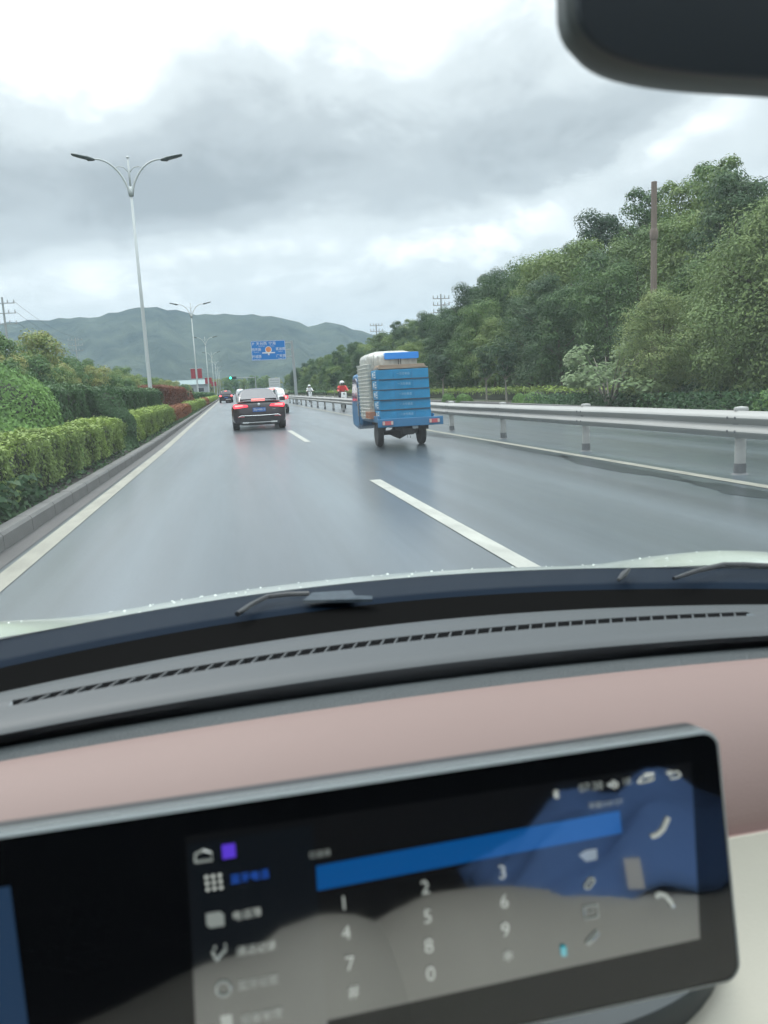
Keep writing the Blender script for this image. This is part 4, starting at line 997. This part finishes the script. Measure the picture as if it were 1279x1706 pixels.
# ------------------------------------------------------------------ trees
tree_proto('a', 6.6, 2.5, 0.7, 15000, 0.078, 'leaf_tree', 30, 'wide')
tree_proto('b', 7.4, 2.4, 0.6, 15000, 0.078, 'leaf_dark', 30, 'tall')
tree_proto('c', 5.4, 2.3, 0.3, 13000, 0.075, 'leaf_tree', 26, 'round')
tree_proto('d', 6.9, 2.7, 0.8, 14000, 0.082, 'leaf_vine', 26, 'wide')
tree_proto('e', 8.2, 2.1, 2.2, 8000, 0.08, 'leaf_tree', 20, 'tall', tr=.11, forks=7)
tree_proto('vine', 5.6, 2.6, .1, 34000, .05, 'leaf_vine', 40, 'round')
tree_proto('stake', 2.7, .75, 1.3, 2200, .06, 'leaf_dark', 12, 'vase', bark='pale_bark', tr=.05)
tree_proto('far', 6.0, 2.6, .2, 6500, .13, 'leaf_left', 20, 'wide')
tree_proto('bush', 2.2, 1.35, .05, 3600, .08, 'leaf_dark', 16, 'round', tr=.06)
KINDLAB = {'a': 'broad mid-green tree', 'b': 'tall dark green tree', 'c': 'rounded bushy green tree', 'd': 'broad yellowish-green tree', 'e': 'slender open-crowned tree'}
GRP = 'trees of the wooded bank on the right'
def bank(x): return terrain(x, 50) + .0
rt = random.Random(11)
def wood(row_x, y0, y1, step, keys, smin, smax, place, jx=1.0):
    y = y0
    while y < y1:
        k = rt.choice(keys); x = row_x + rt.uniform(-jx, jx); yy = y + rt.uniform(-.8, .8)
        s = rt.uniform(smin, smax) * (0.82 if yy < 34 else 0.92 if yy < 44 else 1.0 if yy < 66 else 0.76)
        near = 'the near part' if yy < 48 else ('the middle' if yy < 85 else 'the far end')
        plant(k, 'bank_tree', f'{KINDLAB[k]} in the {place} at {near} of the wooded bank', 'tree', (x, yy, terrain(x, yy) - .1), s, rt.uniform(0, 6.28), f'{KINDLAB[k]}s, {place}, {near} of the bank', sz=s * rt.uniform(.92, 1.08))
        y += step * (1 + max(0, (y - 60)) / 160.0) * rt.uniform(.8, 1.2)
wood(17.6, 27.5, 230, 3.5, ['a', 'b', 'c', 'c'], .78, .95, 'front row', .7)
wood(21.4, 22, 250, 4.0, ['a', 'b', 'd', 'a'], .92, 1.1, 'second row', 1.0)
wood(25.8, 24, 250, 4.4, ['a', 'b', 'e', 'e', 'd'], .95, 1.15, 'back row', 1.2)
wood(30.5, 30, 250, 6.0, ['b', 'e', 'a'], .95, 1.1, 'top row', 1.2)
plant('vine', 'overgrown_tree', 'big yellow-green creeper-covered tree at the right edge beside the bare pole', 'tree', (16.1, 20.6, .15), 1.0, .5)
plant('vine', 'overgrown_tree', 'creeper-covered green tree cut off by the right edge below the tallest trees', 'tree', (17.6, 17.6, .5), .98, 2.1)
plant('vine', 'overgrown_tree', 'middling creeper-covered green mound between the right edge and the bare brown pole', 'tree', (16.6, 23.2, .2), .84, 3.1)
plant('vine', 'overgrown_tree', 'lower creeper-covered mound in front of the bare brown pole', 'tree', (14.95, 25.3, .1), .66, 4.0)
# pale large-leaved shrub spilling over the verge
ps = thing('pale_shrub', 'sprawling pale shrub with large whitish-green leaves on the right verge', 'shrub', (13.9, 26.8, .1))
cs, ns = [], []
for k in range(34):
    a = k * 2.4; q = Vector((math.cos(a) * 1.5 * math.sqrt(rt.random()), math.sin(a) * 2.6 * math.sqrt(rt.random()), 0)); q.z = (2.75 - q.length * .55) * rt.uniform(.45, 1)
    d = unit(80); cs.append(np.array(q) + d * np.array([.42, .5, .3]) * RNG.random((80, 1)) ** .4); ns.append(d * .5 + np.array([-.2, -.3, .9]))
link('foliage', leaves_mesh('foliage', np.vstack(cs), np.vstack(ns), .085 * RNG.uniform(.6, 1.4, 34 * 80)), M['leaf_pale'], ps, local=True, smooth=False)
mb = MB()
for k in range(12):
    a = k * 2.4; mb.tube([(0, 0, -.1), (math.cos(a) * .4, math.sin(a) * .8, 1.0), (math.cos(a) * 1.1, math.sin(a) * 2.0, 1.9)], [.04, .03, .01], 6)
build('stems', mb, M['pale_bark'], ps, local=True)
for (px, Y, lab) in ((810, 41, 'small young tree with a thin pale trunk, left of the pair beyond the guardrail'), (843, 38.2, 'small young tree with a thin pale trunk, right of the pair beyond the guardrail'),
                     (737, 50, 'small young tree with a thin trunk just right of the tricycle load'), (556, 96, 'small distant young tree behind the rider in red')):
    q = aty(px, 640, Y); plant('stake', 'young_tree', lab, 'tree', (q.x, Y, .1 + gz(Y)), 1.05, rt.uniform(0, 6), 'young trees on the verge')
for (px, Y, r, h, lab) in ((746, 47, .42, .6, 'small clipped ball shrub right of the tricycle'), (772, 44, .5, .55, 'clipped ball shrub second right of the tricycle'), (893, 34.5, .75, .62, 'clipped ball shrub in the middle of the verge'),
                      (1290, 18.2, .55, .72, 'clipped ball shrub at the right edge behind the guardrail post'), (868, 37, .5, .5, 'small clipped ball shrub beside the middle one')):
    q = aty(px, 640, Y); clipped_shrub('ball_shrub', lab, (q.x, Y, .08 + gz(Y)), r, h, 2200, .05, 'leaf_cone', 'ball', 'clipped ball shrubs on the verge')
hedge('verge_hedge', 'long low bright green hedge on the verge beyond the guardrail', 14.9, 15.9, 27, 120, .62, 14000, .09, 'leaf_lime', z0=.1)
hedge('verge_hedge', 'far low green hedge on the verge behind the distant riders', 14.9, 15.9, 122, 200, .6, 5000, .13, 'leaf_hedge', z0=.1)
n = 16000; c = np.stack([RNG.uniform(13.5, 17.2, n), RNG.uniform(12, 34, n), .1 + RNG.random(n) ** 1.4 * .5], 1)
c[:, 2] += np.maximum(0, (c[:, 0] - 15) * .25)
tag(link('undergrowth', leaves_mesh('undergrowth', c, unit(n) * .8 + np.array([-.2, -.3, .8]), .065 * RNG.uniform(.6, 1.4, n)), M['leaf_ground'], smooth=False), 'low leafy undergrowth on the near right verge', 'undergrowth', kind='stuff')
n = 26000; c = np.stack([RNG.uniform(16.2, 20, n), RNG.uniform(26, 210, n), RNG.random(n) ** 1.2 * 1.7], 1)
c[:, 2] += np.array([terrain(x, y) for x, y in c[:, :2]])
tag(link('undergrowth', leaves_mesh('undergrowth', c, unit(n) * .8 + np.array([-.3, -.3, .6]), .11 * RNG.uniform(.6, 1.4, n)), M['leaf_dark'], smooth=False), 'tangled dark undergrowth below the bank trees', 'undergrowth', kind='stuff')
# trees across the other carriageway
for i in range(34):
    y = 44 + i * 5.4 * (1 + i / 40.0); x = -15.2 + rt.uniform(-1.0, 1.0); s = rt.uniform(.62, .82)
    pos = 'nearer part' if y < 90 else ('middle' if y < 170 else 'far end')
    plant('far', 'roadside_tree', f'bushy olive-green tree in the front line at the {pos} of the left roadside', 'tree', (x, y, terrain(x, y)), s, rt.uniform(0, 6), f'front line trees, {pos} of the left roadside')
for i in range(28):
    y = 60 + i * 7.5 * (1 + i / 40.0); x = -22 + rt.uniform(-1.6, 1.6); s = rt.uniform(.85, 1.12) * (1.28 if y < 95 else 1.12 if y < 130 else 1.0)
    pos = 'nearer part' if y < 110 else ('middle' if y < 190 else 'far end')
    plant('far', 'roadside_tree', f'taller green tree in the rear line at the {pos} of the left roadside', 'tree', (x, y, terrain(x, y)), s, rt.uniform(0, 6), f'rear line trees, {pos} of the left roadside')
for i in range(9):
    x = -9 + i * 4.6 + rt.uniform(-1, 1); y = 430 + rt.uniform(0, 60)
    plant('far', 'distant_tree', 'hazy distant tree closing the view at the end of the road', 'tree', (x, y, gz(430)), 1.3 + rt.uniform(0, .5), rt.uniform(0, 6), 'hazy trees at the end of the road')
# long low building beyond the left trees
bx = thing('building', 'long low pale building with a grey-green roof far beyond the median', 'building', (-25, 330, gz(330)))
build('wall', MB().box((0, 0, 2.6), (34, 10, 5.2)), M['pole_grey'], bx, local=True)
rf = build('roof', MB().prism([(-5.6, 5.2), (0, 7.2), (5.6, 5.2)], -17.5, 17.5, 'x'), mat('roof_green', (.20, .27, .27), .7), bx, local=True)
for k in range(8): build('window', MB().box((-14.5 + k * 4.1, -5.0, 3.0), (2.2, .12, 1.5)), M['car_glass'], bx, local=True)

# ------------------------------------------------------------------ own car: hood, windscreen, dashboard, display, mirror
CCX = 0.21
car = thing('car_interior', 'own car seen from inside: pale hood, dashboard, display and mirror', 'car', (CCX, 0.2, 0))
XS = np.linspace(-.68, 1.10, 61)
def bow(a, b, x): return a - b * (x - CCX) ** 2                  # the curves across the car are bowed forward
def loft(curves, xs=XS): 
    mb = MB(); mb.rings([[(x, bow(a, b, x), (z(x) if callable(z) else z)) for x in xs] for a, b, z in curves], cap=False, closed=False); return mb
# hood
rows = []
for j in range(17):
    t_ = j / 16.0; row = []
    for x in XS:
        u = (x - CCX) / .85
        y = bow(1.335, .40, x) + 1.05 * t_ * (1 - .10 * u * u)
        z = .858 - .16 * (1.05 * t_) - .17 * (1.05 * t_) ** 2 + .035 * math.exp(-((abs(u) - .84) / .17) ** 2) * min(1, t_ * 5 + .3) - (.10 * max(0, abs(u) - .9) / .1 * .3)
        row.append((x, y, z))
    rows.append(row)
hood = build('hood', MB().rings(rows, cap=False, closed=False), M['hood_paint'], car)
build('cowl', loft([(1.345, .40, .845), (1.34, .40, .858), (1.30, .40, .853), (1.225, .40, .853), (1.20, .40, .845)]), M['cowl'], car)
drops = MB()
for _ in range(110):
    j = rt.randrange(0, 8); k = rt.randrange(0, 60); p_ = rows[j][k]; r_ = rt.uniform(.0012, .003)
    q_ = rows[j + 1][k]; f_ = rt.random(); q_ = Vector(p_).lerp(Vector(q_), f_)
    drops.disc_y((q_.x + rt.uniform(-.012, .012), q_.y, q_.z + .0005), r_, r_, 7, 'z', [(r_, 0), (r_ * .8, r_ * .4), (r_ * .3, r_ * .6)])
tag(build('raindrops', drops, mat('water_drops', (.66, .70, .66), .2, var=.02, spec=.5), hood), kind='stuff')
# windscreen: a closed thin shell with an added scattering volume that imitates veiling glare
def wpt(x, t_, off=0.0):
    y0 = bow(1.215, .40, x); y1 = bow(.16, .18, x); z0, z1 = .858, 1.50 - .05 * ((x - CCX) / .9) ** 2
    b = .05 * math.sin(math.pi * t_)
    return (x, y0 + (y1 - y0) * t_ + b * .5 + off * .5, z0 + (z1 - z0) * t_ + b * .87 + off * .87)
xs2 = np.linspace(-.62, 1.04, 25)
inner = [[wpt(x, t_ / 12.0) for x in xs2] for t_ in range(13)]; outer = [[wpt(x, t_ / 12.0, .005) for x in xs2] for t_ in range(13)]
mb = MB(); nI = len(xs2); vs = [v for r_ in inner for v in r_] + [v for r_ in outer for v in r_]; fs = []; O = 13 * nI
for i in range(12):
    for k in range(nI - 1):
        a = i * nI + k; fs += [(a, a + 1, a + nI + 1, a + nI), (O + a, O + a + nI, O + a + nI + 1, O + a + 1)]
for k in range(nI - 1): fs += [(k, O + k, O + k + 1, k + 1), (12 * nI + k, 12 * nI + k + 1, O + 12 * nI + k + 1, O + 12 * nI + k)]
for i in range(12): fs += [(i * nI, (i + 1) * nI, O + (i + 1) * nI, O + i * nI), (i * nI + nI - 1, O + i * nI + nI - 1, O + (i + 1) * nI + nI - 1, (i + 1) * nI + nI - 1)]
mb.add(vs, fs); build('windscreen', mb, M['glare_veil'], car)
for x in (-.66, 1.08):
    build('pillar', MB().tube([wpt(x, t_ / 8.0) for t_ in range(9)], .04, 8), M['cabin_dark'], car)
# wipers on the cowl
def px_line(pts, z): return [atz(px, py, z) for px, py in pts]
w1 = build('wiper', MB().tube(px_line([(395, 1023), (420, 1006), (445, 994), (480, 990), (515, 989)], .868), .0042, 8), M['black_trim'], car)
mb = MB(); p_ = px_line([(505, 1001), (520, 988), (585, 984), (592, 993), (620, 993), (620, 999)], .866)
mb.rings([[(v.x, v.y, .862) for v in p_], [(v.x, v.y, .867) for v in p_]]); build('wiper_joint', mb, mat('wiper_grey', (.05, .065, .08), .7, var=.5, scale=60, spec=.1), w1)
w2 = build('wiper', MB().tube(px_line([(1122, 964), (1160, 951), (1205, 941), (1240, 941), (1300, 944)], .872), [.003, .0045, .005, .005, .005], 8), M['black_trim'], car)
build('washer_nozzle', MB().tube(px_line([(1030, 966), (1040, 956), (1048, 948)], .868), [.003, .006, .003], 7), M['black_trim'], car)
# dashboard lofts (a, b, z): Y = a - b*(x-centre)^2
build('defroster_shelf', loft([(1.225, .40, .850), (1.10, .385, .846), (1.05, .375, .852), (1.032, .372, .866)]), M['shelf'], car)
pad = build('dash_pad', loft([(1.036, .372, .862), (1.025, .37, .872), (.98, .34, .879), (.942, .295, .881)]), M['dash_grey'], car)
build('dash_pad_front', loft([(.921, .275, .881), (.890, .25, .8825), (.862, .232, .8825), (.846, .223, .881), (.840, .221, .877)]), M['dash_grey'], car)
build('dash_groove', loft([(.840, .221, .877), (.8365, .20, .871), (.8365, .165, .864), (.839, .150, .859)]), M['dash_dark'], car)
build('textured_strip', loft([(.839, .150, .859), (.826, .146, .8615), (.808, .140, .862), (.797, .136, .859)]), M['dash_texture'], car)
# vent slot with cross bars
vx = np.linspace(-.262, .655, 90)
VB = (.942, .295); VF = (.921, .275)
vent = build('vent_slot', loft([(VB[0], VB[1], .881), (VB[0] - .003, VB[1], .862), (VF[0] + .003, VF[1], .862), (VF[0], VF[1], .881)], vx), M['vent_hole'], car)
for xa, xb in ((-.68, -.262), (.655, 1.10)):
    mb = MB(); mb.rings([[(x, bow(a, b, x), .881) for x in np.linspace(xa, xb, 14)] for a, b in (VB, VF)], cap=False, closed=False)
    build('vent_end', mb, M['dash_grey'], vent)
mb = MB()
for x in np.linspace(-.243, .640, 50):
    ya, yb = bow(*VB, x), bow(*VF, x - .009)
    mb.rings([[(x - .0012, ya, .865), (x + .0012, ya, .865), (x + .0012, ya, .8805), (x - .0012, ya, .8805)], [(x - .0102, yb, .865), (x - .0078, yb, .865), (x - .0078, yb, .8805), (x - .0102, yb, .8805)]])
build('vent_bar', mb, M['dash_grey'], vent)
# pink fascia with its seam, cream lower dash
sm = atz(1240, 1373, .79)
def zf(z): return z
build('fascia', loft([(.797, .136, .8585), (.790, .135, .8625), (.77, .13, .8635), (.72, .11, .862), (.64, .07, .84), (sm.y + .012, .0, .795), (sm.y + .006, .0, .786)]), M['pink'], car)
build('fascia_seam', loft([(sm.y + .006, 0, .786), (sm.y + .002, 0, .780), (sm.y - .004, 0, .782)]), M['seam'], car)
build('lower_dash', loft([(sm.y - .004, 0, .782), (sm.y - .012, 0, .787), (sm.y - .05, 0, .745), (.46, 0, .715), (.40, 0, .70), (.33, 0, .65), (.30, 0, .56), (.32, 0, .40)]), M['cream'], car)
# display
P0 = Vector((.292, .42, .973)); DU = Vector((0, .184, .983)).normalized(); DN = Vector((0, -.983, .184)).normalized()
def dhit(px, py, off=0.0):
    w = Vector(ray(px, py)); o = Vector((0, 0, EYE)); P = P0 + DN * off
    return o + w * ((P - o).dot(DN) / w.dot(DN))
def duv(px, py):
    q = dhit(px, py) - P0; return q.x, q.dot(DU)
def dp(u, v, n=0.0): return P0 + Vector((u, 0, 0)) + DU * v + DN * n
u1, v1 = duv(1213, 1636); DW = .60
dh = -v1
def drect(u0, u1, v0, v1, r, n0, n1, nn=6):
    o_ = rrect(u0, u1, v0, v1, r, nn); return MB().rings([[dp(a, b, n0) for a, b in o_], [dp(a, b, n1) for a, b in o_]])
disp = build('display', drect(-DW, 0, -dh, 0, .012, -.020, -.001), M['black_trim'], car)
mb = MB(); o_ = rrect(-DW, 0, -dh, 0, .012, 6); i_ = rrect(-DW + .0022, -.0022, -dh + .0022, -.0022, .010, 6); n = len(o_)
mb.rings([[dp(a * .996 - .001, b - .005, -.017) for a, b in o_], [dp(a, b, -.009) for a, b in o_], [dp(a * 1.0, b, .0005) for a, b in o_], [dp(a, b, .0018) for a, b in i_]], cap=False)
build('bezel_edge', mb, M['silver_edge'], disp)
mb = MB(); mb.add([dp(a, b, .0012) for a, b in i_], [tuple(range(len(i_)))]); scr = build('screen', mb, M['screen_glass'], disp, smooth=False)
ua, va = duv(308, 1392); ub, vb = duv(1163, 1560)
vt = duv(1150, 1262)[1]
mb = MB(); mb.rings([[(.212 + rx * math.cos(k * math.pi / 24), .52 + ry * math.sin(k * math.pi / 24), z) for k in range(48)] for rx, ry, z in ((.145, .070, .70), (.150, .075, .735), (.146, .072, .741), (.10, .05, .742))])
mb.box((.10, .50, .80), (.12, .05, .12)); build('stand_base', mb, M['grey_base'], disp)
LIFT = .0016
def spoly(name, pts, m, lift=LIFT):
    mb = MB(); v = [Vector(dhit(px, py)) + DN * lift for px, py in pts]; mb.add(v, [tuple(range(len(v)))]); return build(name, mb, M[m], scr, smooth=False)
def stext(name, items, m, lift=.0022):
    mb = MB()
    for s_, px, py, hpx in items:
        q = dhit(px, py); k = (q - Vector((0, 0, EYE))).length / F_PX * 1.03
        put_text(mb, s_, hpx * k * (1.38 if s_[0] < 'z' else 0.73), q + DN * lift, (1, 0, 0), DU, DN)
    return build(name, mb, M[m], scr, smooth=False)
def sline(name, polys, wpx, m, lift=.0022):
    mb = MB()
    for pts in polys:
        v = [Vector(dhit(px, py)) + DN * lift for px, py in pts]; mb.tube(v, wpx * .5 * .5 / F_PX, 6)
    return build(name, mb, M[m], scr)
spoly('active_area', [(308, 1392), (1150, 1268), (1164, 1562), (480, 1712), (330, 1745)], 'active_glass', .0008 + .0005)
spoly('menu_panel', [(312, 1405), (520, 1372), (545, 1706), (545, 1780), (330, 1800)], 'ui_panel', .0015)
spoly('number_field', [(526, 1441), (1030, 1349), (1034, 1386), (528, 1482)], 'ui_blue')
spoly('side_tile', [(-30, 1482), (18, 1474), (48, 1706), (70, 1830), (-40, 1850)], 'ui_navy')
spoly('app_icon', [(369, 1406), (391, 1403), (393, 1426), (371, 1430)], 'ui_purple')
stext('status_text', [('07:38', 982, 1310, 12.5), ('18', 1041, 1301, 10.5), ('荣耀X50 GT', 1007, 1338, 14)], 'ui_dim')
stext('connection_text', [('已连接', 532, 1421, 15)], 'ui_dim')
stext('highlighted_menu_text', [('蓝牙电话', 416, 1459, 19)], 'ui_blue_text')
stext('menu_text', [('电话簿', 411, 1521, 19), ('通话记录', 427, 1578, 19)], 'ui_white')
stext('menu_text', [('蓝牙设置', 430, 1634, 19), ('设备管理', 436, 1690, 19)], 'ui_dim')
for it in [('1', 572, 1503, 20), ('2', 707, 1477, 20), ('3', 835, 1452, 20), ('4', 576, 1552, 20), ('5', 711, 1525, 20), ('6', 838, 1500, 20), ('7', 582, 1603, 20), ('8', 713, 1574, 20), ('9', 840, 1547, 20), ('#', 588, 1648, 18), ('0', 716, 1620, 20), ('*', 845, 1597, 24)]: stext('keypad_digit', [it], 'ui_white')
sline('home_icon', [[(325, 1434), (354, 1430), (352, 1418), (338, 1414), (325, 1421), (325, 1434)]], 3.2, 'ui_dim')
mb = MB()
for i in range(3):
    for j in range(3):
        q = dhit(344 + i * 11 + j * 1.2, 1459 + j * 10 - i * 1.6) + DN * .0022; mb.disc_y(q, .0011, .0006, 8, 'y')
build('keypad_icon', mb, M['ui_white'], scr)
spoly('contacts_icon', [(343, 1520), (366, 1516), (373, 1521), (374, 1540), (350, 1544), (344, 1539)], 'ui_dim')
sline('call_log_icon', [[(354, 1582), (358, 1592), (362, 1597), (366, 1590), (377, 1578)], [(356, 1576), (360, 1575)], [(374, 1572), (377, 1571)]], 4.5, 'ui_dim')
mb_pts = [(372 + 12 * math.cos(k * .52), 1644 + 12 * math.sin(k * .52)) for k in range(13)]
sline('settings_icon', [mb_pts], 4.0, 'ui_dim')
spoly('search_icon', [(366, 1690), (386, 1686), (388, 1706), (370, 1710)], 'ui_dim')
sline('bluetooth_icon', [[(920, 1318), (929, 1325), (925, 1329), (924, 1314), (928, 1317), (921, 1326)]], 2.6, 'ui_white')
sline('volume_icon', [[(1010, 1306), (1015, 1305), (1020, 1299), (1021, 1312), (1015, 1308), (1010, 1306)], [(1024, 1301), (1026, 1305), (1025, 1310)]], 3.0, 'ui_white')
sline('recent_icon', [[(1060, 1303), (1078, 1300), (1082, 1291), (1066, 1294), (1060, 1303)], [(1078, 1300), (1086, 1296), (1086, 1287), (1070, 1289)]], 2.6, 'ui_white')
sline('back_icon', [[(1114, 1283), (1108, 1287), (1115, 1291)], [(1108, 1287), (1127, 1284), (1131, 1289), (1126, 1294), (1114, 1296)]], 2.8, 'ui_white')
spoly('delete_icon', [(962, 1423), (973, 1415), (992, 1412), (993, 1430), (974, 1434)], 'ui_dim')
sline('link_icon', [[(972, 1474), (980, 1463), (987, 1461), (988, 1466), (979, 1478), (973, 1479), (972, 1474)]], 3.2, 'ui_dim')
sline('link_icon', [[(975, 1568), (984, 1556), (993, 1548), (995, 1552), (986, 1563), (977, 1571), (975, 1568)]], 3.2, 'ui_dim')
sline('call_icon', [[(1083, 1392), (1092, 1389), (1102, 1380), (1108, 1366), (1111, 1360)]], 6.5, 'ui_white')
sline('hang_up_icon', [[(1090, 1492), (1096, 1487), (1106, 1490), (1114, 1499), (1118, 1508)]], 7.0, 'ui_white')
sline('card_icon', [[(970, 1509), (992, 1505), (994, 1525), (972, 1529), (970, 1509)], [(980, 1517), (985, 1516)]], 3.0, 'ui_dim')
sline('microphone_icon', [[(936, 1574), (937, 1588)]], 9.0, 'ui_teal')
# rear-view mirror
ym = .36
def mpt(px, py): q = aty(px, py, ym); return q.x, q.z
bl = mpt(948, 40); bb = mpt(1279, 152)
x0m, z0m = mpt(945, 60)[0], mpt(1140, 137)[1]
mr = drm = None
o_ = []
for k in range(48):
    a = 2 * math.pi * k / 48; ca, sa = math.cos(a), math.sin(a)
    o_.append((.128 * math.copysign(abs(ca) ** .5, ca), .040 * math.copysign(abs(sa) ** .5, sa)))
mcx, mcz = x0m + .128, z0m + .040
MT = R(-1.5)
def mm(u, v, n, k=1.0): 
    u, v = u * k, v * k
    return (mcx + u * math.cos(MT) - v * math.sin(MT), ym + n, mcz + u * math.sin(MT) + v * math.cos(MT))
mirror = build('rear_view_mirror', MB().rings([[mm(u, v, .035, .55) for u, v in o_], [mm(u, v, .028, .9) for u, v in o_], [mm(u, v, .012, 1.0) for u, v in o_], [mm(u, v, .002, 1.0) for u, v in o_], [mm(u, v, -.002, .97) for u, v in o_]]), M['mirror_shell'], car)
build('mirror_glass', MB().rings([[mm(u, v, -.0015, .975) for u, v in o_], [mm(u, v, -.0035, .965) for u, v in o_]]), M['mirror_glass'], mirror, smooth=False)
build('mirror_stalk', MB().tube([(mcx, ym + .03, mcz), (mcx, ym + .0, mcz + .07), (mcx, ym - .02, mcz + .10)], .012, 8), M['mirror_shell'], mirror)
# cabin behind the camera: dark sides, opaque roof, beige seats
mb = MB(); mb.box((CCX, -1.25, .85), (1.75, .1, 1.2)); mb.box((CCX, -.3, .30), (1.8, 2.0, .04)); mb.box((-.68, -.35, .62), (.06, 1.8, .62)); mb.box((1.10, -.35, .62), (.06, 1.8, .62))
build('cabin_lining', mb, M['cabin_dark'], car)
mb = MB(); mb.box((CCX, .12, 1.515), (1.4, .12, .03)); mb.box((-.55, -.5, 1.5), (.14, 1.4, .04)); mb.box((.97, -.5, 1.5), (.14, 1.4, .04)); mb.box((CCX, -1.15, 1.5), (1.4, .2, .04))
build('roof_frame', mb, M['cabin_dark'], car)
build('roof_panel', MB().box((CCX, -.5, 1.535), (1.5, 1.4, .02)), M['cabin_dark'], car, smooth=False)
for x in (-.70, 1.12): build('side_light_block', MB().box((x, -.65, 1.22), (.012, 1.1, .54)), M['cabin_dark'], car, smooth=False)  # unseen opaque panels, added to cut daylight entering the cabin
crest_x = [-.62, -.2, -.087, -.02, .0, .06, .10, .13, .16, .207, .284, .4, .537, .9, 1.05]
crest_z = [.60, .69, .722, .728, .745, .755, .750, .735, .745, .757, .753, .735, .715, .70, .66]
rows = []
for j in range(19):
    v = j / 18.0; yy = .22 - .66 * v; fall = -1.7 * (yy + .10) ** 2 - (.10 * max(0, .05 - v) / .05)
    rows.append([(x, yy, float(np.interp(x, crest_x, crest_z)) + fall) for x in np.linspace(-.62, 1.05, 70)])
se = build('seat', MB().rings(rows, cap=False, closed=False), M['beige_seat'], car)
build('seat_back', MB().rings([[(-.6, -.46, .50), (1.03, -.46, .50), (1.03, -.56, .50), (-.6, -.56, .50)], [(-.58, -.62, 1.2), (1.0, -.62, 1.2), (1.0, -.72, 1.2), (-.58, -.72, 1.2)]]), M['cabin_dark'], se, bevel=.04)
# blue garment lying on the passenger seat (mirrored in the display)
gar = thing('folded_jacket', 'blue jacket lying on the passenger seat, mirrored in the display', 'jacket', (.53, -.22, .70))
rows = []
for j in range(21):
    row = []
    for k in range(21):
        u, v = k / 20 * 2 - 1, j / 20 * 2 - 1
        row.append((u * .24, v * .15, .012 + .12 * max(0, 1 - u * u * .9) * (1 - v * v * .8) + .016 * math.sin(u * 9 + v * 4) * (1 - u * u) + .010 * math.sin(v * 13 + u * 5)))
    rows.append(row)
o = build('cloth', MB().rings(rows, cap=False, closed=False), M['denim'], gar, local=True)
so = o.modifiers.new('thickness', 'SOLIDIFY'); so.thickness = .012
build('paper_tag', MB().box((-.085, .145, .055), (.020, .010, .034), rz=.4), M['plain_white'], gar, local=True)

# ------------------------------------------------------------------ air between here and the mountains
mb = MB().box((100, 1400, 134), (6800, 4200, 277))
hz_ = build('haze', mb, volume_mat('haze_air', 0.00018, (0.56, 0.77, 0.97), 0.0), smooth=False)
tag(hz_, 'pale damp haze between the road and the mountains', 'haze', kind='stuff')
